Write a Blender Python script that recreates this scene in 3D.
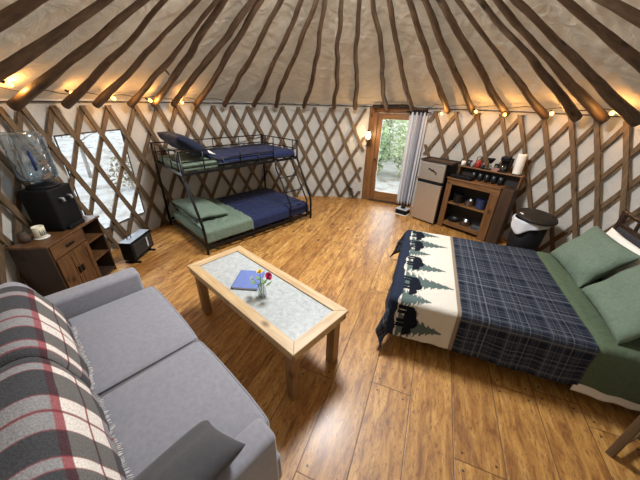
import bpy, bmesh, math, random
import numpy as np
from mathutils import Vector, Matrix, noise as mnoise

# ------------------------------------------------------------------ clear
for o in list(bpy.data.objects):
    bpy.data.objects.remove(o)
S = bpy.context.scene
COL = S.collection
PI = math.pi
rnd = random.Random(7)

# ------------------------------------------------------------------ camera
FPX, PITCH, ROLL, EYE = 271.201, math.radians(27.174), math.radians(1.511), 1.944
cam_d = bpy.data.cameras.new('camera')
cam_d.sensor_fit = 'HORIZONTAL'; cam_d.sensor_width = 36.0
cam_d.lens = FPX / 640 * 36.0
cam_d.clip_start = 0.02; cam_d.clip_end = 300
cam = bpy.data.objects.new('camera', cam_d); COL.objects.link(cam)
_r = Vector((1, 0, 0)); _f = Vector((0, math.cos(PITCH), -math.sin(PITCH))); _u = Vector((0, math.sin(PITCH), math.cos(PITCH)))
_R = _r * math.cos(ROLL) + _u * math.sin(ROLL)
_U = -_r * math.sin(ROLL) + _u * math.cos(ROLL)
cam.matrix_world = Matrix(((_R.x, _U.x, -_f.x, 0), (_R.y, _U.y, -_f.y, 0), (_R.z, _U.z, -_f.z, EYE), (0, 0, 0, 1)))
S.camera = cam

# ------------------------------------------------------------------ world, lights, exposure
w = bpy.data.worlds.new('overcast_sky'); S.world = w; w.use_nodes = True
bg = w.node_tree.nodes['Background']
bg.inputs['Color'].default_value = (0.86, 0.94, 1.0, 1)
bg.inputs['Strength'].default_value = 3.0
CX, CY, RW = 0.125, 2.913, 3.069         # centre of the yurt, radius of its wall

def area(name, loc, target, sx, sy, energy, color, shape='RECTANGLE', portal=False, spread=PI):
    d = bpy.data.lights.new(name, 'AREA'); d.shape = shape; d.size = sx
    if shape in ('RECTANGLE', 'ELLIPSE'): d.size_y = sy
    d.energy = energy; d.color = color; d.spread = spread
    o = bpy.data.objects.new(name, d); COL.objects.link(o)
    o.location = loc
    o.rotation_euler = (Vector(target) - Vector(loc)).to_track_quat('-Z', 'Y').to_euler()
    if portal: d.cycles.is_portal = True
    return o
area('skylight_daylight', (CX, CY, 3.36), (CX, CY, 0), 0.80, 0.80, 190, (0.96, 0.98, 1.0), 'DISK')
area('door_daylight', (1.72, 6.36, 1.0), (1.3, 5.4, 0.95), 0.8, 1.5, 24, (0.93, 0.98, 1.0))
area('window_daylight', (-3.55, 3.71, 0.95), (-2.6, 3.5, 0.85), 0.85, 1.25, 16, (0.90, 0.96, 1.0))
S.view_settings.view_transform = 'Standard'
S.view_settings.look = 'None'
S.view_settings.exposure = 0.0
S.view_settings.gamma = 1.0
S.view_settings.use_curve_mapping = False
S.cycles.use_denoising = True
S.cycles.max_bounces = 8
S.cycles.transparent_max_bounces = 16
S.cycles.sample_clamp_indirect = 6.0

# ------------------------------------------------------------------ material helpers
def new_mat(name):
    m = bpy.data.materials.new(name); m.use_nodes = True
    nt = m.node_tree
    return m, nt, nt.nodes['Principled BSDF'], nt.links

def P(m): return m.node_tree.nodes['Principled BSDF']

def coords(nt, scale=(1, 1, 1), rot=(0, 0, 0), kind='Object'):
    tc = nt.nodes.new('ShaderNodeTexCoord'); mp = nt.nodes.new('ShaderNodeMapping')
    mp.inputs['Scale'].default_value = scale; mp.inputs['Rotation'].default_value = rot
    nt.links.new(tc.outputs[kind], mp.inputs['Vector'])
    return mp.outputs['Vector']

def ramp(nt, fac, stops):
    r = nt.nodes.new('ShaderNodeValToRGB'); cr = r.color_ramp
    while len(cr.elements) < len(stops): cr.elements.new(0.5)
    for e, (p, c) in zip(cr.elements, stops):
        e.position = p; e.color = (*c, 1)
    nt.links.new(fac, r.inputs['Fac'])
    return r.outputs['Color']

def noise(nt, vec, scale, detail=3, rough=0.55, dist=0.0):
    n = nt.nodes.new('ShaderNodeTexNoise')
    n.inputs['Scale'].default_value = scale; n.inputs['Detail'].default_value = detail
    n.inputs['Roughness'].default_value = rough; n.inputs['Distortion'].default_value = dist
    if vec is not None: nt.links.new(vec, n.inputs['Vector'])
    return n.outputs['Fac']

def bump(nt, bs, height, strength=0.3, dist=0.01):
    b = nt.nodes.new('ShaderNodeBump'); b.inputs['Strength'].default_value = strength; b.inputs['Distance'].default_value = dist
    nt.links.new(height, b.inputs['Height']); nt.links.new(b.outputs['Normal'], bs.inputs['Normal'])

def plain(name, col, rough=0.6, metal=0.0, var=0.12, scale=8.0, bmp=0.0, bscale=60, spec=0.5, sheen=0.0):
    m, nt, bs, L = new_mat(name)
    v = coords(nt)
    lo = tuple(max(0, c * (1 - var)) for c in col); hi = tuple(min(1, c * (1 + var)) for c in col)
    L.new(ramp(nt, noise(nt, v, scale), [(0.3, lo), (0.7, hi)]), bs.inputs['Base Color'])
    bs.inputs['Roughness'].default_value = rough; bs.inputs['Metallic'].default_value = metal
    bs.inputs['Specular IOR Level'].default_value = spec
    if sheen: bs.inputs['Sheen Weight'].default_value = sheen
    if bmp: bump(nt, bs, noise(nt, v, bscale, 2), bmp, 0.004)
    return m

def wood(name, dark, light, axis='x', rough=0.55, stretch=14, scale=3.0, bmp=0.2, knots=True):
    m, nt, bs, L = new_mat(name)
    sc = {'x': (1, stretch, stretch), 'y': (stretch, 1, stretch), 'z': (stretch, stretch, 1)}[axis]
    tc = nt.nodes.new('ShaderNodeTexCoord'); oi = nt.nodes.new('ShaderNodeObjectInfo')
    add = nt.nodes.new('ShaderNodeVectorMath'); add.operation = 'ADD'
    mul = nt.nodes.new('ShaderNodeVectorMath'); mul.operation = 'SCALE'; mul.inputs['Scale'].default_value = 13.0
    cmb = nt.nodes.new('ShaderNodeCombineXYZ')
    for k in 'XYZ': L.new(oi.outputs['Random'], cmb.inputs[k])
    L.new(cmb.outputs['Vector'], mul.inputs[0]); L.new(tc.outputs['Object'], add.inputs[0]); L.new(mul.outputs['Vector'], add.inputs[1])
    mp = nt.nodes.new('ShaderNodeMapping'); mp.inputs['Scale'].default_value = sc; L.new(add.outputs['Vector'], mp.inputs['Vector'])
    n = noise(nt, mp.outputs['Vector'], scale, 5, 0.6, 0.4)
    mid = tuple((a + b) / 2 for a, b in zip(dark, light))
    c = ramp(nt, n, [(0.28, dark), (0.5, mid), (0.72, light)])
    if knots:
        mp2 = nt.nodes.new('ShaderNodeMapping'); s2 = {'x': (0.55, 1, 1), 'y': (1, 0.55, 1), 'z': (1, 1, 0.55)}[axis]
        mp2.inputs['Scale'].default_value = s2; L.new(add.outputs['Vector'], mp2.inputs['Vector'])
        vo = nt.nodes.new('ShaderNodeTexVoronoi'); vo.inputs['Scale'].default_value = 5.0; L.new(mp2.outputs['Vector'], vo.inputs['Vector'])
        k = ramp(nt, vo.outputs['Distance'], [(0.06, (1, 1, 1)), (0.16, (0, 0, 0))])
        mx = nt.nodes.new('ShaderNodeMix'); mx.data_type = 'RGBA'
        L.new(k, mx.inputs['Factor']); L.new(c, mx.inputs['A']); mx.inputs['B'].default_value = (*[d * 0.45 for d in dark], 1)
        c = mx.outputs['Result']
    L.new(c, bs.inputs['Base Color']); bs.inputs['Roughness'].default_value = rough
    if bmp: bump(nt, bs, n, bmp, 0.004)
    return m

def attr_mat(name, rough=0.9, bmp=0.35, bscale=90, fine=0.25, sheen=0.2):
    """cloth whose woven pattern comes from the mesh's colour attribute"""
    m, nt, bs, L = new_mat(name)
    a = nt.nodes.new('ShaderNodeAttribute'); a.attribute_name = 'Col'
    v = coords(nt)
    mx = nt.nodes.new('ShaderNodeMix'); mx.data_type = 'RGBA'; mx.blend_type = 'MULTIPLY'; mx.inputs['Factor'].default_value = fine
    L.new(a.outputs['Color'], mx.inputs['A'])
    L.new(ramp(nt, noise(nt, v, 160, 3), [(0.3, (0.35,) * 3), (0.7, (1, 1, 1))]), mx.inputs['B'])
    L.new(mx.outputs['Result'], bs.inputs['Base Color'])
    bs.inputs['Roughness'].default_value = rough; bs.inputs['Sheen Weight'].default_value = sheen
    bs.inputs['Specular IOR Level'].default_value = 0.05
    bump(nt, bs, noise(nt, v, bscale, 3), bmp, 0.006)
    return m

def cloth(name, col, rough=0.85, wr=6.0, wrs=0.35, var=0.1, sheen=0.06, trans=0.0):
    m, nt, bs, L = new_mat(name)
    v = coords(nt)
    lo = tuple(c * (1 - var) for c in col); hi = tuple(min(1, c * (1 + var)) for c in col)
    L.new(ramp(nt, noise(nt, v, 40, 4), [(0.3, lo), (0.7, hi)]), bs.inputs['Base Color'])
    bs.inputs['Roughness'].default_value = rough; bs.inputs['Sheen Weight'].default_value = sheen
    bs.inputs['Specular IOR Level'].default_value = 0.2
    a = noise(nt, v, wr, 3, 0.5, 1.2); b = noise(nt, v, 220, 2)
    ad = nt.nodes.new('ShaderNodeMath'); ad.operation = 'MULTIPLY_ADD'; L.new(b, ad.inputs[0]); ad.inputs[1].default_value = 0.06; L.new(a, ad.inputs[2])
    bump(nt, bs, ad.outputs['Value'], wrs, 0.03)
    if trans:
        tl = nt.nodes.new('ShaderNodeBsdfTranslucent'); tl.inputs['Color'].default_value = (*col, 1)
        ms = nt.nodes.new('ShaderNodeMixShader'); ms.inputs['Fac'].default_value = trans
        out = nt.nodes['Material Output']
        L.new(bs.outputs['BSDF'], ms.inputs[1]); L.new(tl.outputs['BSDF'], ms.inputs[2]); L.new(ms.outputs['Shader'], out.inputs['Surface'])
    return m

def clear(name, tint=(0.95, 0.97, 1.0), gloss=0.08, rough=0.03, body=None, bodyf=0.0):
    """thin clear sheet: see-through with a faint reflection (and optionally a little milky body)"""
    m = bpy.data.materials.new(name); m.use_nodes = True; nt = m.node_tree; L = nt.links
    nt.nodes.remove(nt.nodes['Principled BSDF'])
    t = nt.nodes.new('ShaderNodeBsdfTransparent'); t.inputs['Color'].default_value = (*tint, 1)
    g = nt.nodes.new('ShaderNodeBsdfGlossy'); g.inputs['Roughness'].default_value = rough
    lw = nt.nodes.new('ShaderNodeLayerWeight'); lw.inputs['Blend'].default_value = 0.25
    ml = nt.nodes.new('ShaderNodeMath'); ml.operation = 'MULTIPLY_ADD'; L.new(lw.outputs['Facing'], ml.inputs[0]); ml.inputs[1].default_value = 0.35; ml.inputs[2].default_value = gloss
    ms = nt.nodes.new('ShaderNodeMixShader'); L.new(ml.outputs['Value'], ms.inputs['Fac']); L.new(t.outputs['BSDF'], ms.inputs[1]); L.new(g.outputs['BSDF'], ms.inputs[2])
    res = ms.outputs['Shader']
    if body:
        d = nt.nodes.new('ShaderNodeBsdfDiffuse'); d.inputs['Color'].default_value = (*body, 1)
        m2 = nt.nodes.new('ShaderNodeMixShader'); m2.inputs['Fac'].default_value = bodyf
        L.new(res, m2.inputs[1]); L.new(d.outputs['BSDF'], m2.inputs[2]); res = m2.outputs['Shader']
    L.new(res, nt.nodes['Material Output'].inputs['Surface'])
    return m

def emit(name, col, strength):
    m, nt, bs, L = new_mat(name)
    bs.inputs['Base Color'].default_value = (*col, 1); bs.inputs['Emission Color'].default_value = (*col, 1); bs.inputs['Emission Strength'].default_value = strength
    return m

# ------------------------------------------------------------------ object helpers
def obj(name, bm, mat, parent=None, smooth=False, mats=None, loc=None, rot=None, keep_normals=False):
    if not keep_normals: bmesh.ops.recalc_face_normals(bm, faces=bm.faces[:])
    me = bpy.data.meshes.new(name); bm.to_mesh(me); bm.free()
    for m in (mats or [mat]): me.materials.append(m)
    if smooth: me.polygons.foreach_set('use_smooth', [True] * len(me.polygons))
    o = bpy.data.objects.new(name, me); COL.objects.link(o)
    if parent is not None: o.parent = parent
    if loc is not None: o.location = loc
    if rot is not None: o.rotation_euler = rot
    return o

def thing(name, label, cat, loc=(0, 0, 0), rotz=0.0, group=None, kind=None):
    o = bpy.data.objects.new(name, None); COL.objects.link(o)
    o.empty_display_size = 0.1
    o.location = loc; o.rotation_euler = (0, 0, rotz)
    return tag(o, label, cat, group, kind)

def tag(o, label=None, cat=None, group=None, kind=None):
    if label: o['label'] = label
    if cat: o['category'] = cat
    if group: o['group'] = group
    if kind: o['kind'] = kind
    return o

def B(): return bmesh.new()

def box(bm, x0, x1, y0, y1, z0, z1, bev=0.0, seg=2, M=None):
    vs = bmesh.ops.create_cube(bm, size=1.0)['verts']
    for v in vs:
        v.co = Vector(((x0 + x1) / 2 + v.co.x * (x1 - x0), (y0 + y1) / 2 + v.co.y * (y1 - y0), (z0 + z1) / 2 + v.co.z * (z1 - z0)))
    if bev:
        es = list({e for v in vs for e in v.link_edges})
        r = bmesh.ops.bevel(bm, geom=es, offset=bev, segments=seg, profile=0.5, affect='EDGES', clamp_overlap=True)
        vs = list({v for f in r['faces'] for v in f.verts} | {v for v in vs if v.is_valid})
    if M is not None:
        for v in vs: v.co = M @ v.co
    return bm

def tube(bm, pts, r, n=8, cap=True, flat=1.0):
    pts = [Vector(p) for p in pts]; rs = r if isinstance(r, (list, tuple)) else [r] * len(pts)
    rings = []; ref = None
    for i, p in enumerate(pts):
        d = (pts[min(i + 1, len(pts) - 1)] - pts[max(i - 1, 0)]).normalized()
        if ref is None:
            ref = Vector((0, 0, 1)) if abs(d.z) < 0.9 else Vector((1, 0, 0))
        a = (ref - d * ref.dot(d)).normalized(); b = d.cross(a); ref = a
        rings.append([bm.verts.new(p + (a * math.cos(2 * PI * k / n) + b * math.sin(2 * PI * k / n) * flat) * rs[i]) for k in range(n)])
    for i in range(len(rings) - 1):
        for k in range(n):
            bm.faces.new((rings[i][k], rings[i][(k + 1) % n], rings[i + 1][(k + 1) % n], rings[i + 1][k]))
    if cap:
        bm.faces.new(rings[0][::-1]); bm.faces.new(rings[-1])
    return bm

def lathe(bm, prof, n=20, c=(0, 0, 0)):
    rings = []
    for r, z in prof:
        if r < 1e-5: rings.append([bm.verts.new((c[0], c[1], c[2] + z))])
        else: rings.append([bm.verts.new((c[0] + r * math.cos(2 * PI * k / n), c[1] + r * math.sin(2 * PI * k / n), c[2] + z)) for k in range(n)])
    for a, b in zip(rings, rings[1:]):
        for k in range(n):
            if len(a) == 1 and len(b) > 1: bm.faces.new((a[0], b[k], b[(k + 1) % n]))
            elif len(b) == 1 and len(a) > 1: bm.faces.new((a[k], b[0], a[(k + 1) % n]))
            elif len(a) > 1: bm.faces.new((a[k], b[k], b[(k + 1) % n], a[(k + 1) % n]))
    return bm

def sp(v, e): return math.copysign(abs(v) ** e, v)

def puff(bm, a, b, c, n=6, m=4, ns=24, nr=28, M=None, wr=0.0, seed=0):
    """soft stuffed block, half sizes a, b, c"""
    ring = []
    for i in range(ns + 1):
        x = -a * math.cos(PI * i / ns)
        f = max(0.0, 1 - abs(x / a) ** n) ** (1 / n)
        if i in (0, ns): ring.append([bm.verts.new((x, 0, 0))]); continue
        row = []
        for k in range(nr):
            t = 2 * PI * k / nr
            p = Vector((x, f * b * sp(math.cos(t), 2 / m), f * c * sp(math.sin(t), 2 / m)))
            if wr: p *= 1 + wr * mnoise.noise(p * 6 + Vector((seed, 0, 0)))
            row.append(bm.verts.new(p))
        ring.append(row)
    for A, Bq in zip(ring, ring[1:]):
        for k in range(nr):
            if len(A) == 1: bm.faces.new((A[0], Bq[k], Bq[(k + 1) % nr]))
            elif len(Bq) == 1: bm.faces.new((A[k], Bq[0], A[(k + 1) % nr]))
            else: bm.faces.new((A[k], Bq[k], Bq[(k + 1) % nr], A[(k + 1) % nr]))
    if M is not None: bmesh.ops.transform(bm, matrix=M, verts=bm.verts[:])
    return bm

def pillow(bm, hw, hh, t, N=22, wr=0.02, seed=0, flange=0.0):
    """square-cornered pillow lying in xy, thickness along z, with slightly pulled-in sides"""
    def P3(i, j, s):
        u = -1 + 2 * i / N; v = -1 + 2 * j / N
        u = math.sin(u * PI / 2) if abs(u) < 1 else u; v = math.sin(v * PI / 2) if abs(v) < 1 else v
        x = hw * u * (1 - 0.07 * (1 - v * v) * abs(u)); y = hh * v * (1 - 0.07 * (1 - u * u) * abs(v))
        h = t * (max(0, (1 - u ** 4)) * max(0, (1 - v ** 4))) ** 0.55
        q = Vector((x * 7 + seed, y * 7, s))
        h += wr * mnoise.noise(q) * min(1, 3 * h / t)
        return (x, y, s * h)
    top = [[bm.verts.new(P3(i, j, 1)) for j in range(N + 1)] for i in range(N + 1)]
    bot = [[top[i][j] if i in (0, N) or j in (0, N) else bm.verts.new(P3(i, j, -1)) for j in range(N + 1)] for i in range(N + 1)]
    for i in range(N):
        for j in range(N):
            bm.faces.new((top[i][j], top[i + 1][j], top[i + 1][j + 1], top[i][j + 1]))
            bm.faces.new((bot[i][j], bot[i][j + 1], bot[i + 1][j + 1], bot[i + 1][j]))
    return bm

def sheet(name, PF, nu, nv, mat, parent=None, colf=None, thick=0.0, mats=None, hole=None, us=None, vs=None):
    """cloth surface from PF(u, v); colf(U, V) -> rgb array for the colour attribute"""
    us = np.linspace(0, 1, nu + 1) if us is None else np.array(us); vs = np.linspace(0, 1, nv + 1) if vs is None else np.array(vs)
    nu, nv = len(us) - 1, len(vs) - 1
    verts = [PF(u, v) for u in us for v in vs]
    faces = []
    for i in range(nu):
        for j in range(nv):
            if hole and hole((us[i] + us[i + 1]) / 2, (vs[j] + vs[j + 1]) / 2): continue
            a = i * (nv + 1) + j
            faces.append((a, a + nv + 1, a + nv + 2, a + 1))
    me = bpy.data.meshes.new(name); me.from_pydata(verts, [], faces)
    for m in (mats or [mat]): me.materials.append(m)
    me.polygons.foreach_set('use_smooth', [True] * len(me.polygons))
    if colf is not None:
        U, V = np.meshgrid(us, vs, indexing='ij')
        c = np.ones((U.size, 4), np.float32); c[:, :3] = colf(U.ravel(), V.ravel())
        at = me.color_attributes.new('Col', 'FLOAT_COLOR', 'POINT'); at.data.foreach_set('color', c.ravel())
    o = bpy.data.objects.new(name, me); COL.objects.link(o)
    if parent is not None: o.parent = parent
    if thick:
        md = o.modifiers.new('thickness', 'SOLIDIFY'); md.thickness = thick; md.offset = -1
    return o

def cyl(t, r, z): return Vector((CX + r * math.sin(math.radians(t)), CY + r * math.cos(math.radians(t)), z))
def vn(a, b=0.0, c=0.0): return mnoise.noise(Vector((a, b, c)))

# ------------------------------------------------------------------ materials
M = {}
M['canvas_roof'] = cloth('cream canvas roof', (0.58, 0.50, 0.385), wr=5.0, wrs=0.8, var=0.05, trans=0.05)
M['canvas_wall'] = cloth('white canvas wall', (0.47, 0.445, 0.40), wr=3.5, wrs=0.7, var=0.04, trans=0.015)
M['pole'] = wood('peeled roof pole', (0.036, 0.020, 0.010), (0.16, 0.095, 0.052), 'x', 0.6, 5, 5.0, 0.5)
M['lath'] = wood('split lath', (0.055, 0.033, 0.016), (0.165, 0.105, 0.054), 'z', 0.65, 8, 4.0, 0.3)
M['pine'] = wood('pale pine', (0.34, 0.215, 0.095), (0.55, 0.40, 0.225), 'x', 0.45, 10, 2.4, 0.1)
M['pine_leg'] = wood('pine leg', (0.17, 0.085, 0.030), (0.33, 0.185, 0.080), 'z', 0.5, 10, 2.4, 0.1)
M['door_wood'] = wood('varnished door wood', (0.12, 0.050, 0.015), (0.23, 0.105, 0.036), 'z', 0.4, 10, 2.2, 0.1)
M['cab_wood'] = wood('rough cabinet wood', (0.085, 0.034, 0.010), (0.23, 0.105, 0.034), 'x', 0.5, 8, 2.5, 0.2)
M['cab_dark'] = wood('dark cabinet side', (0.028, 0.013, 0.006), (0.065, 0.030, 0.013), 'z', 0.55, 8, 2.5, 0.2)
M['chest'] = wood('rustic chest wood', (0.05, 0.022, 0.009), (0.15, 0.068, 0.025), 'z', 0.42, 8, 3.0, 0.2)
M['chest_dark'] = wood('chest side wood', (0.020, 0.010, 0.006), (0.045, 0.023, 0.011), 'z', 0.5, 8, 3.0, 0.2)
M['black_metal'] = plain('black bed metal', (0.012, 0.012, 0.013), 0.35, 0.6, 0.2)
M['black_plastic'] = plain('black plastic', (0.009, 0.009, 0.010), 0.5, 0, 0.15, spec=0.12)
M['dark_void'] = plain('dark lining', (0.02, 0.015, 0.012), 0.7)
M['steel'] = plain('brushed steel', (0.52, 0.47, 0.41), 0.34, 0.75, 0.04, 20)
M['chrome'] = plain('chrome', (0.8, 0.8, 0.8), 0.15, 1.0, 0.02)
M['navy'] = cloth('navy comforter', (0.011, 0.017, 0.055), wr=9, wrs=0.5, var=0.15)
M['navy_dark'] = cloth('dark navy pillow', (0.009, 0.012, 0.028), wr=8, wrs=0.4)
M['sage'] = cloth('sage green cotton', (0.125, 0.17, 0.125), wr=8, wrs=0.4)
M['sage_dark'] = cloth('dark sage blanket', (0.075, 0.105, 0.062), wr=9, wrs=0.45)
M['white_cotton'] = cloth('white cotton', (0.82, 0.78, 0.70), wr=8, wrs=0.3, var=0.03)
M['sofa'] = cloth('grey sofa fabric', (0.235, 0.235, 0.265), wr=2.0, wrs=0.08, var=0.09, sheen=0.35)
M['sofa_dark'] = cloth('shadow grey lining', (0.05, 0.05, 0.055), wr=2.0, wrs=0.08)
M['cushion_grey'] = cloth('charcoal cushion', (0.055, 0.055, 0.06), wr=5, wrs=0.15, sheen=0.2)
M['quilt'] = attr_mat('printed quilt', 0.9, 0.5, 55, 0.2, 0.0)
M['throw'] = attr_mat('woollen plaid', 0.95, 0.7, 110, 0.65, 0.1)
M['curtain'] = attr_mat('striped curtain', 0.9, 0.15, 60, 0.1)
M['glass'] = clear('window glass', (0.97, 0.98, 0.98), 0.03)
M['vinyl'] = clear('clear vinyl', (0.93, 0.96, 1.0), 0.05, 0.12, (0.8, 0.85, 0.9), 0.07)
M['jug'] = clear('water jug plastic', (0.66, 0.74, 0.80), 0.22, 0.05, (0.42, 0.50, 0.56), 0.08)
M['vase_glass'] = clear('vase glass', (0.90, 0.94, 0.93), 0.12)
M['bag'] = clear('thin white bag', (0.85, 0.87, 0.9), 0.05, 0.3, (0.75, 0.77, 0.8), 0.7)
M['bulb'] = emit('lit filament bulb', (1.0, 0.44, 0.09), 7.0)
M['lantern_glow'] = emit('lit lantern glass', (1.0, 0.74, 0.36), 9.0)
M['leaf_green'] = plain('green leaves', (0.42, 0.54, 0.30), 0.6, 0, 0.4, 1.5)
M['leaf_yellow'] = plain('yellow green leaves', (0.58, 0.64, 0.40), 0.6, 0, 0.35, 1.5)
M['bark'] = plain('pale bark', (0.30, 0.27, 0.24), 0.9, 0, 0.4, 8, 0.4, 12)
M['cord'] = plain('dark cord', (0.03, 0.022, 0.018), 0.6)
M['ring'] = wood('roof ring wood', (0.09, 0.045, 0.02), (0.2, 0.11, 0.05), 'x', 0.6, 6, 4)

# pale stone-look inset of the table
m, nt, bs, L = new_mat('grey white stone inset'); v = coords(nt)
L.new(ramp(nt, noise(nt, v, 28, 7, 0.72, 0.5), [(0.30, (0.24, 0.265, 0.27)), (0.50, (0.355, 0.375, 0.37)), (0.70, (0.47, 0.48, 0.465))]), bs.inputs['Base Color'])
bs.inputs['Roughness'].default_value = 0.3; M['stone'] = m

# plank floor: wide pine boards running at 68.5 degrees, nailed at their ends
def plank_floor():
    m, nt, bs, L = new_mat('wide pine floor boards')
    tc = nt.nodes.new('ShaderNodeTexCoord'); sep = nt.nodes.new('ShaderNodeSeparateXYZ'); L.new(tc.outputs['Object'], sep.inputs[0])
    def mth(op, a, b=None, c=None):
        n = nt.nodes.new('ShaderNodeMath'); n.operation = op
        for i, q in enumerate((a, b, c)):
            if q is None: continue
            if isinstance(q, (int, float)): n.inputs[i].default_value = q
            else: L.new(q, n.inputs[i])
        return n.outputs['Value']
    an = math.radians(68.5); W = 0.289
    c = mth('ADD', mth('MULTIPLY', sep.outputs['X'], math.sin(an)), mth('MULTIPLY', sep.outputs['Y'], -math.cos(an)))
    a = mth('ADD', mth('MULTIPLY', sep.outputs['X'], math.cos(an)), mth('MULTIPLY', sep.outputs['Y'], math.sin(an)))
    # slightly wavy edges
    cm = nt.nodes.new('ShaderNodeCombineXYZ'); L.new(a, cm.inputs['X']); L.new(c, cm.inputs['Y'])
    cw = mth('DIVIDE', mth('ADD', c, 0.1007), W)
    idx = mth('FLOOR', cw); fc = mth('SUBTRACT', cw, idx)
    wn = nt.nodes.new('ShaderNodeTexWhiteNoise'); wn.noise_dimensions = '1D'; L.new(idx, wn.inputs['W'])
    LEN = 1.9
    aa = mth('DIVIDE', mth('ADD', a, mth('MULTIPLY', wn.outputs['Value'], 7.3)), LEN)
    jdx = mth('FLOOR', aa); fa = mth('SUBTRACT', aa, jdx)
    ecl = mth('MULTIPLY', mth('MINIMUM', fc, mth('SUBTRACT', 1.0, fc)), W)
    eal = mth('MULTIPLY', mth('MINIMUM', fa, mth('SUBTRACT', 1.0, fa)), LEN)
    ed = mth('MINIMUM', ecl, eal)
    seam = mth('SMOOTH_MIN', mth('DIVIDE', ed, 0.005), 1.0, 0.2)
    wn2 = nt.nodes.new('ShaderNodeTexWhiteNoise'); wn2.noise_dimensions = '2D'
    cm2 = nt.nodes.new('ShaderNodeCombineXYZ'); L.new(idx, cm2.inputs['X']); L.new(jdx, cm2.inputs['Y']); L.new(cm2.outputs[0], wn2.inputs['Vector'])
    # grain: stretched along the board, shifted per board
    gx = nt.nodes.new('ShaderNodeCombineXYZ')
    L.new(mth('MULTIPLY', a, 1.0), gx.inputs['X']); L.new(mth('MULTIPLY', c, 6.0), gx.inputs['Y']); L.new(mth('MULTIPLY', wn2.outputs['Value'], 40.0), gx.inputs['Z'])
    g = noise(nt, gx.outputs[0], 3.2, 6, 0.62, 0.7)
    base = ramp(nt, g, [(0.30, (0.17, 0.066, 0.015)), (0.42, (0.36, 0.170, 0.040)), (0.54, (0.49, 0.258, 0.068)), (0.67, (0.60, 0.355, 0.115))])
    tint = ramp(nt, wn2.outputs['Value'], [(0.0, (0.66, 0.58, 0.50)), (0.5, (0.86, 0.82, 0.76)), (1.0, (1.0, 1.0, 1.0))])
    mx = nt.nodes.new('ShaderNodeMix'); mx.data_type = 'RGBA'; mx.blend_type = 'MULTIPLY'; mx.inputs['Factor'].default_value = 1.0
    L.new(base, mx.inputs['A']); L.new(tint, mx.inputs['B'])
    # dark streak stains and knots
    sx = nt.nodes.new('ShaderNodeCombineXYZ'); L.new(mth('MULTIPLY', a, 1.6), sx.inputs['X']); L.new(mth('MULTIPLY', c, 5.0), sx.inputs['Y']); L.new(wn2.outputs['Value'], sx.inputs['Z'])
    st = ramp(nt, noise(nt, sx.outputs[0], 2.6, 6, 0.7, 0.4), [(0.52, (0, 0, 0)), (0.70, (0.80, 0.80, 0.80))])
    kx = nt.nodes.new('ShaderNodeCombineXYZ'); L.new(mth('MULTIPLY', a, 0.62), kx.inputs['X']); L.new(c, kx.inputs['Y']); L.new(mth('MULTIPLY', wn2.outputs['Value'], 9.0), kx.inputs['Z'])
    vo = nt.nodes.new('ShaderNodeTexVoronoi'); vo.inputs['Scale'].default_value = 3.7; L.new(kx.outputs[0], vo.inputs['Vector'])
    kn = ramp(nt, vo.outputs['Distance'], [(0.060, (0.9, 0.9, 0.9)), (0.105, (0, 0, 0))])
    mk = nt.nodes.new('ShaderNodeMix'); mk.data_type = 'RGBA'; L.new(st, mk.inputs['Factor']); L.new(mx.outputs['Result'], mk.inputs['A']); mk.inputs['B'].default_value = (0.15, 0.055, 0.02, 1)
    mk2 = nt.nodes.new('ShaderNodeMix'); mk2.data_type = 'RGBA'; L.new(kn, mk2.inputs['Factor']); L.new(mk.outputs['Result'], mk2.inputs['A']); mk2.inputs['B'].default_value = (0.075, 0.028, 0.016, 1)
    spk = ramp(nt, noise(nt, sx.outputs[0], 13.0, 4, 0.7, 0.8), [(0.52, (0, 0, 0)), (0.64, (0.8, 0.8, 0.8))])
    mk3 = nt.nodes.new('ShaderNodeMix'); mk3.data_type = 'RGBA'; L.new(spk, mk3.inputs['Factor']); L.new(mk2.outputs['Result'], mk3.inputs['A']); mk3.inputs['B'].default_value = (0.17, 0.062, 0.022, 1)
    mk2 = mk3
    # nail heads near the joints
    nl = mth('MULTIPLY', mth('LESS_THAN', mth('ABSOLUTE', mth('SUBTRACT', eal, 0.05)), 0.007), mth('LESS_THAN', mth('ABSOLUTE', mth('SUBTRACT', ecl, 0.05)), 0.007))
    dk = mth('MAXIMUM', mth('SUBTRACT', 1.0, seam), nl)
    me = nt.nodes.new('ShaderNodeMix'); me.data_type = 'RGBA'; L.new(dk, me.inputs['Factor']); L.new(mk2.outputs['Result'], me.inputs['A']); me.inputs['B'].default_value = (0.06, 0.022, 0.008, 1)
    L.new(me.outputs['Result'], bs.inputs['Base Color'])
    bs.inputs['Roughness'].default_value = 0.48
    bs.inputs['Coat Weight'].default_value = 0.16; bs.inputs['Coat Roughness'].default_value = 0.22
    hh = mth('ADD', seam, mth('MULTIPLY', g, 0.25))
    bump(nt, bs, hh, 0.35, 0.004)
    return m
M['floor'] = plank_floor()

# outside ground: pale gravel, leaf litter, patches of low grass
m, nt, bs, L = new_mat('gravel and leaf litter'); v = coords(nt)
c1 = ramp(nt, noise(nt, v, 2.2, 8, 0.75), [(0.30, (0.12, 0.105, 0.09)), (0.44, (0.37, 0.34, 0.30)), (0.56, (0.50, 0.49, 0.47)), (0.68, (0.22, 0.24, 0.27)), (0.8, (0.40, 0.36, 0.30))])
L.new(c1, bs.inputs['Base Color']); bs.inputs['Roughness'].default_value = 0.95; M['ground'] = m

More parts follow.
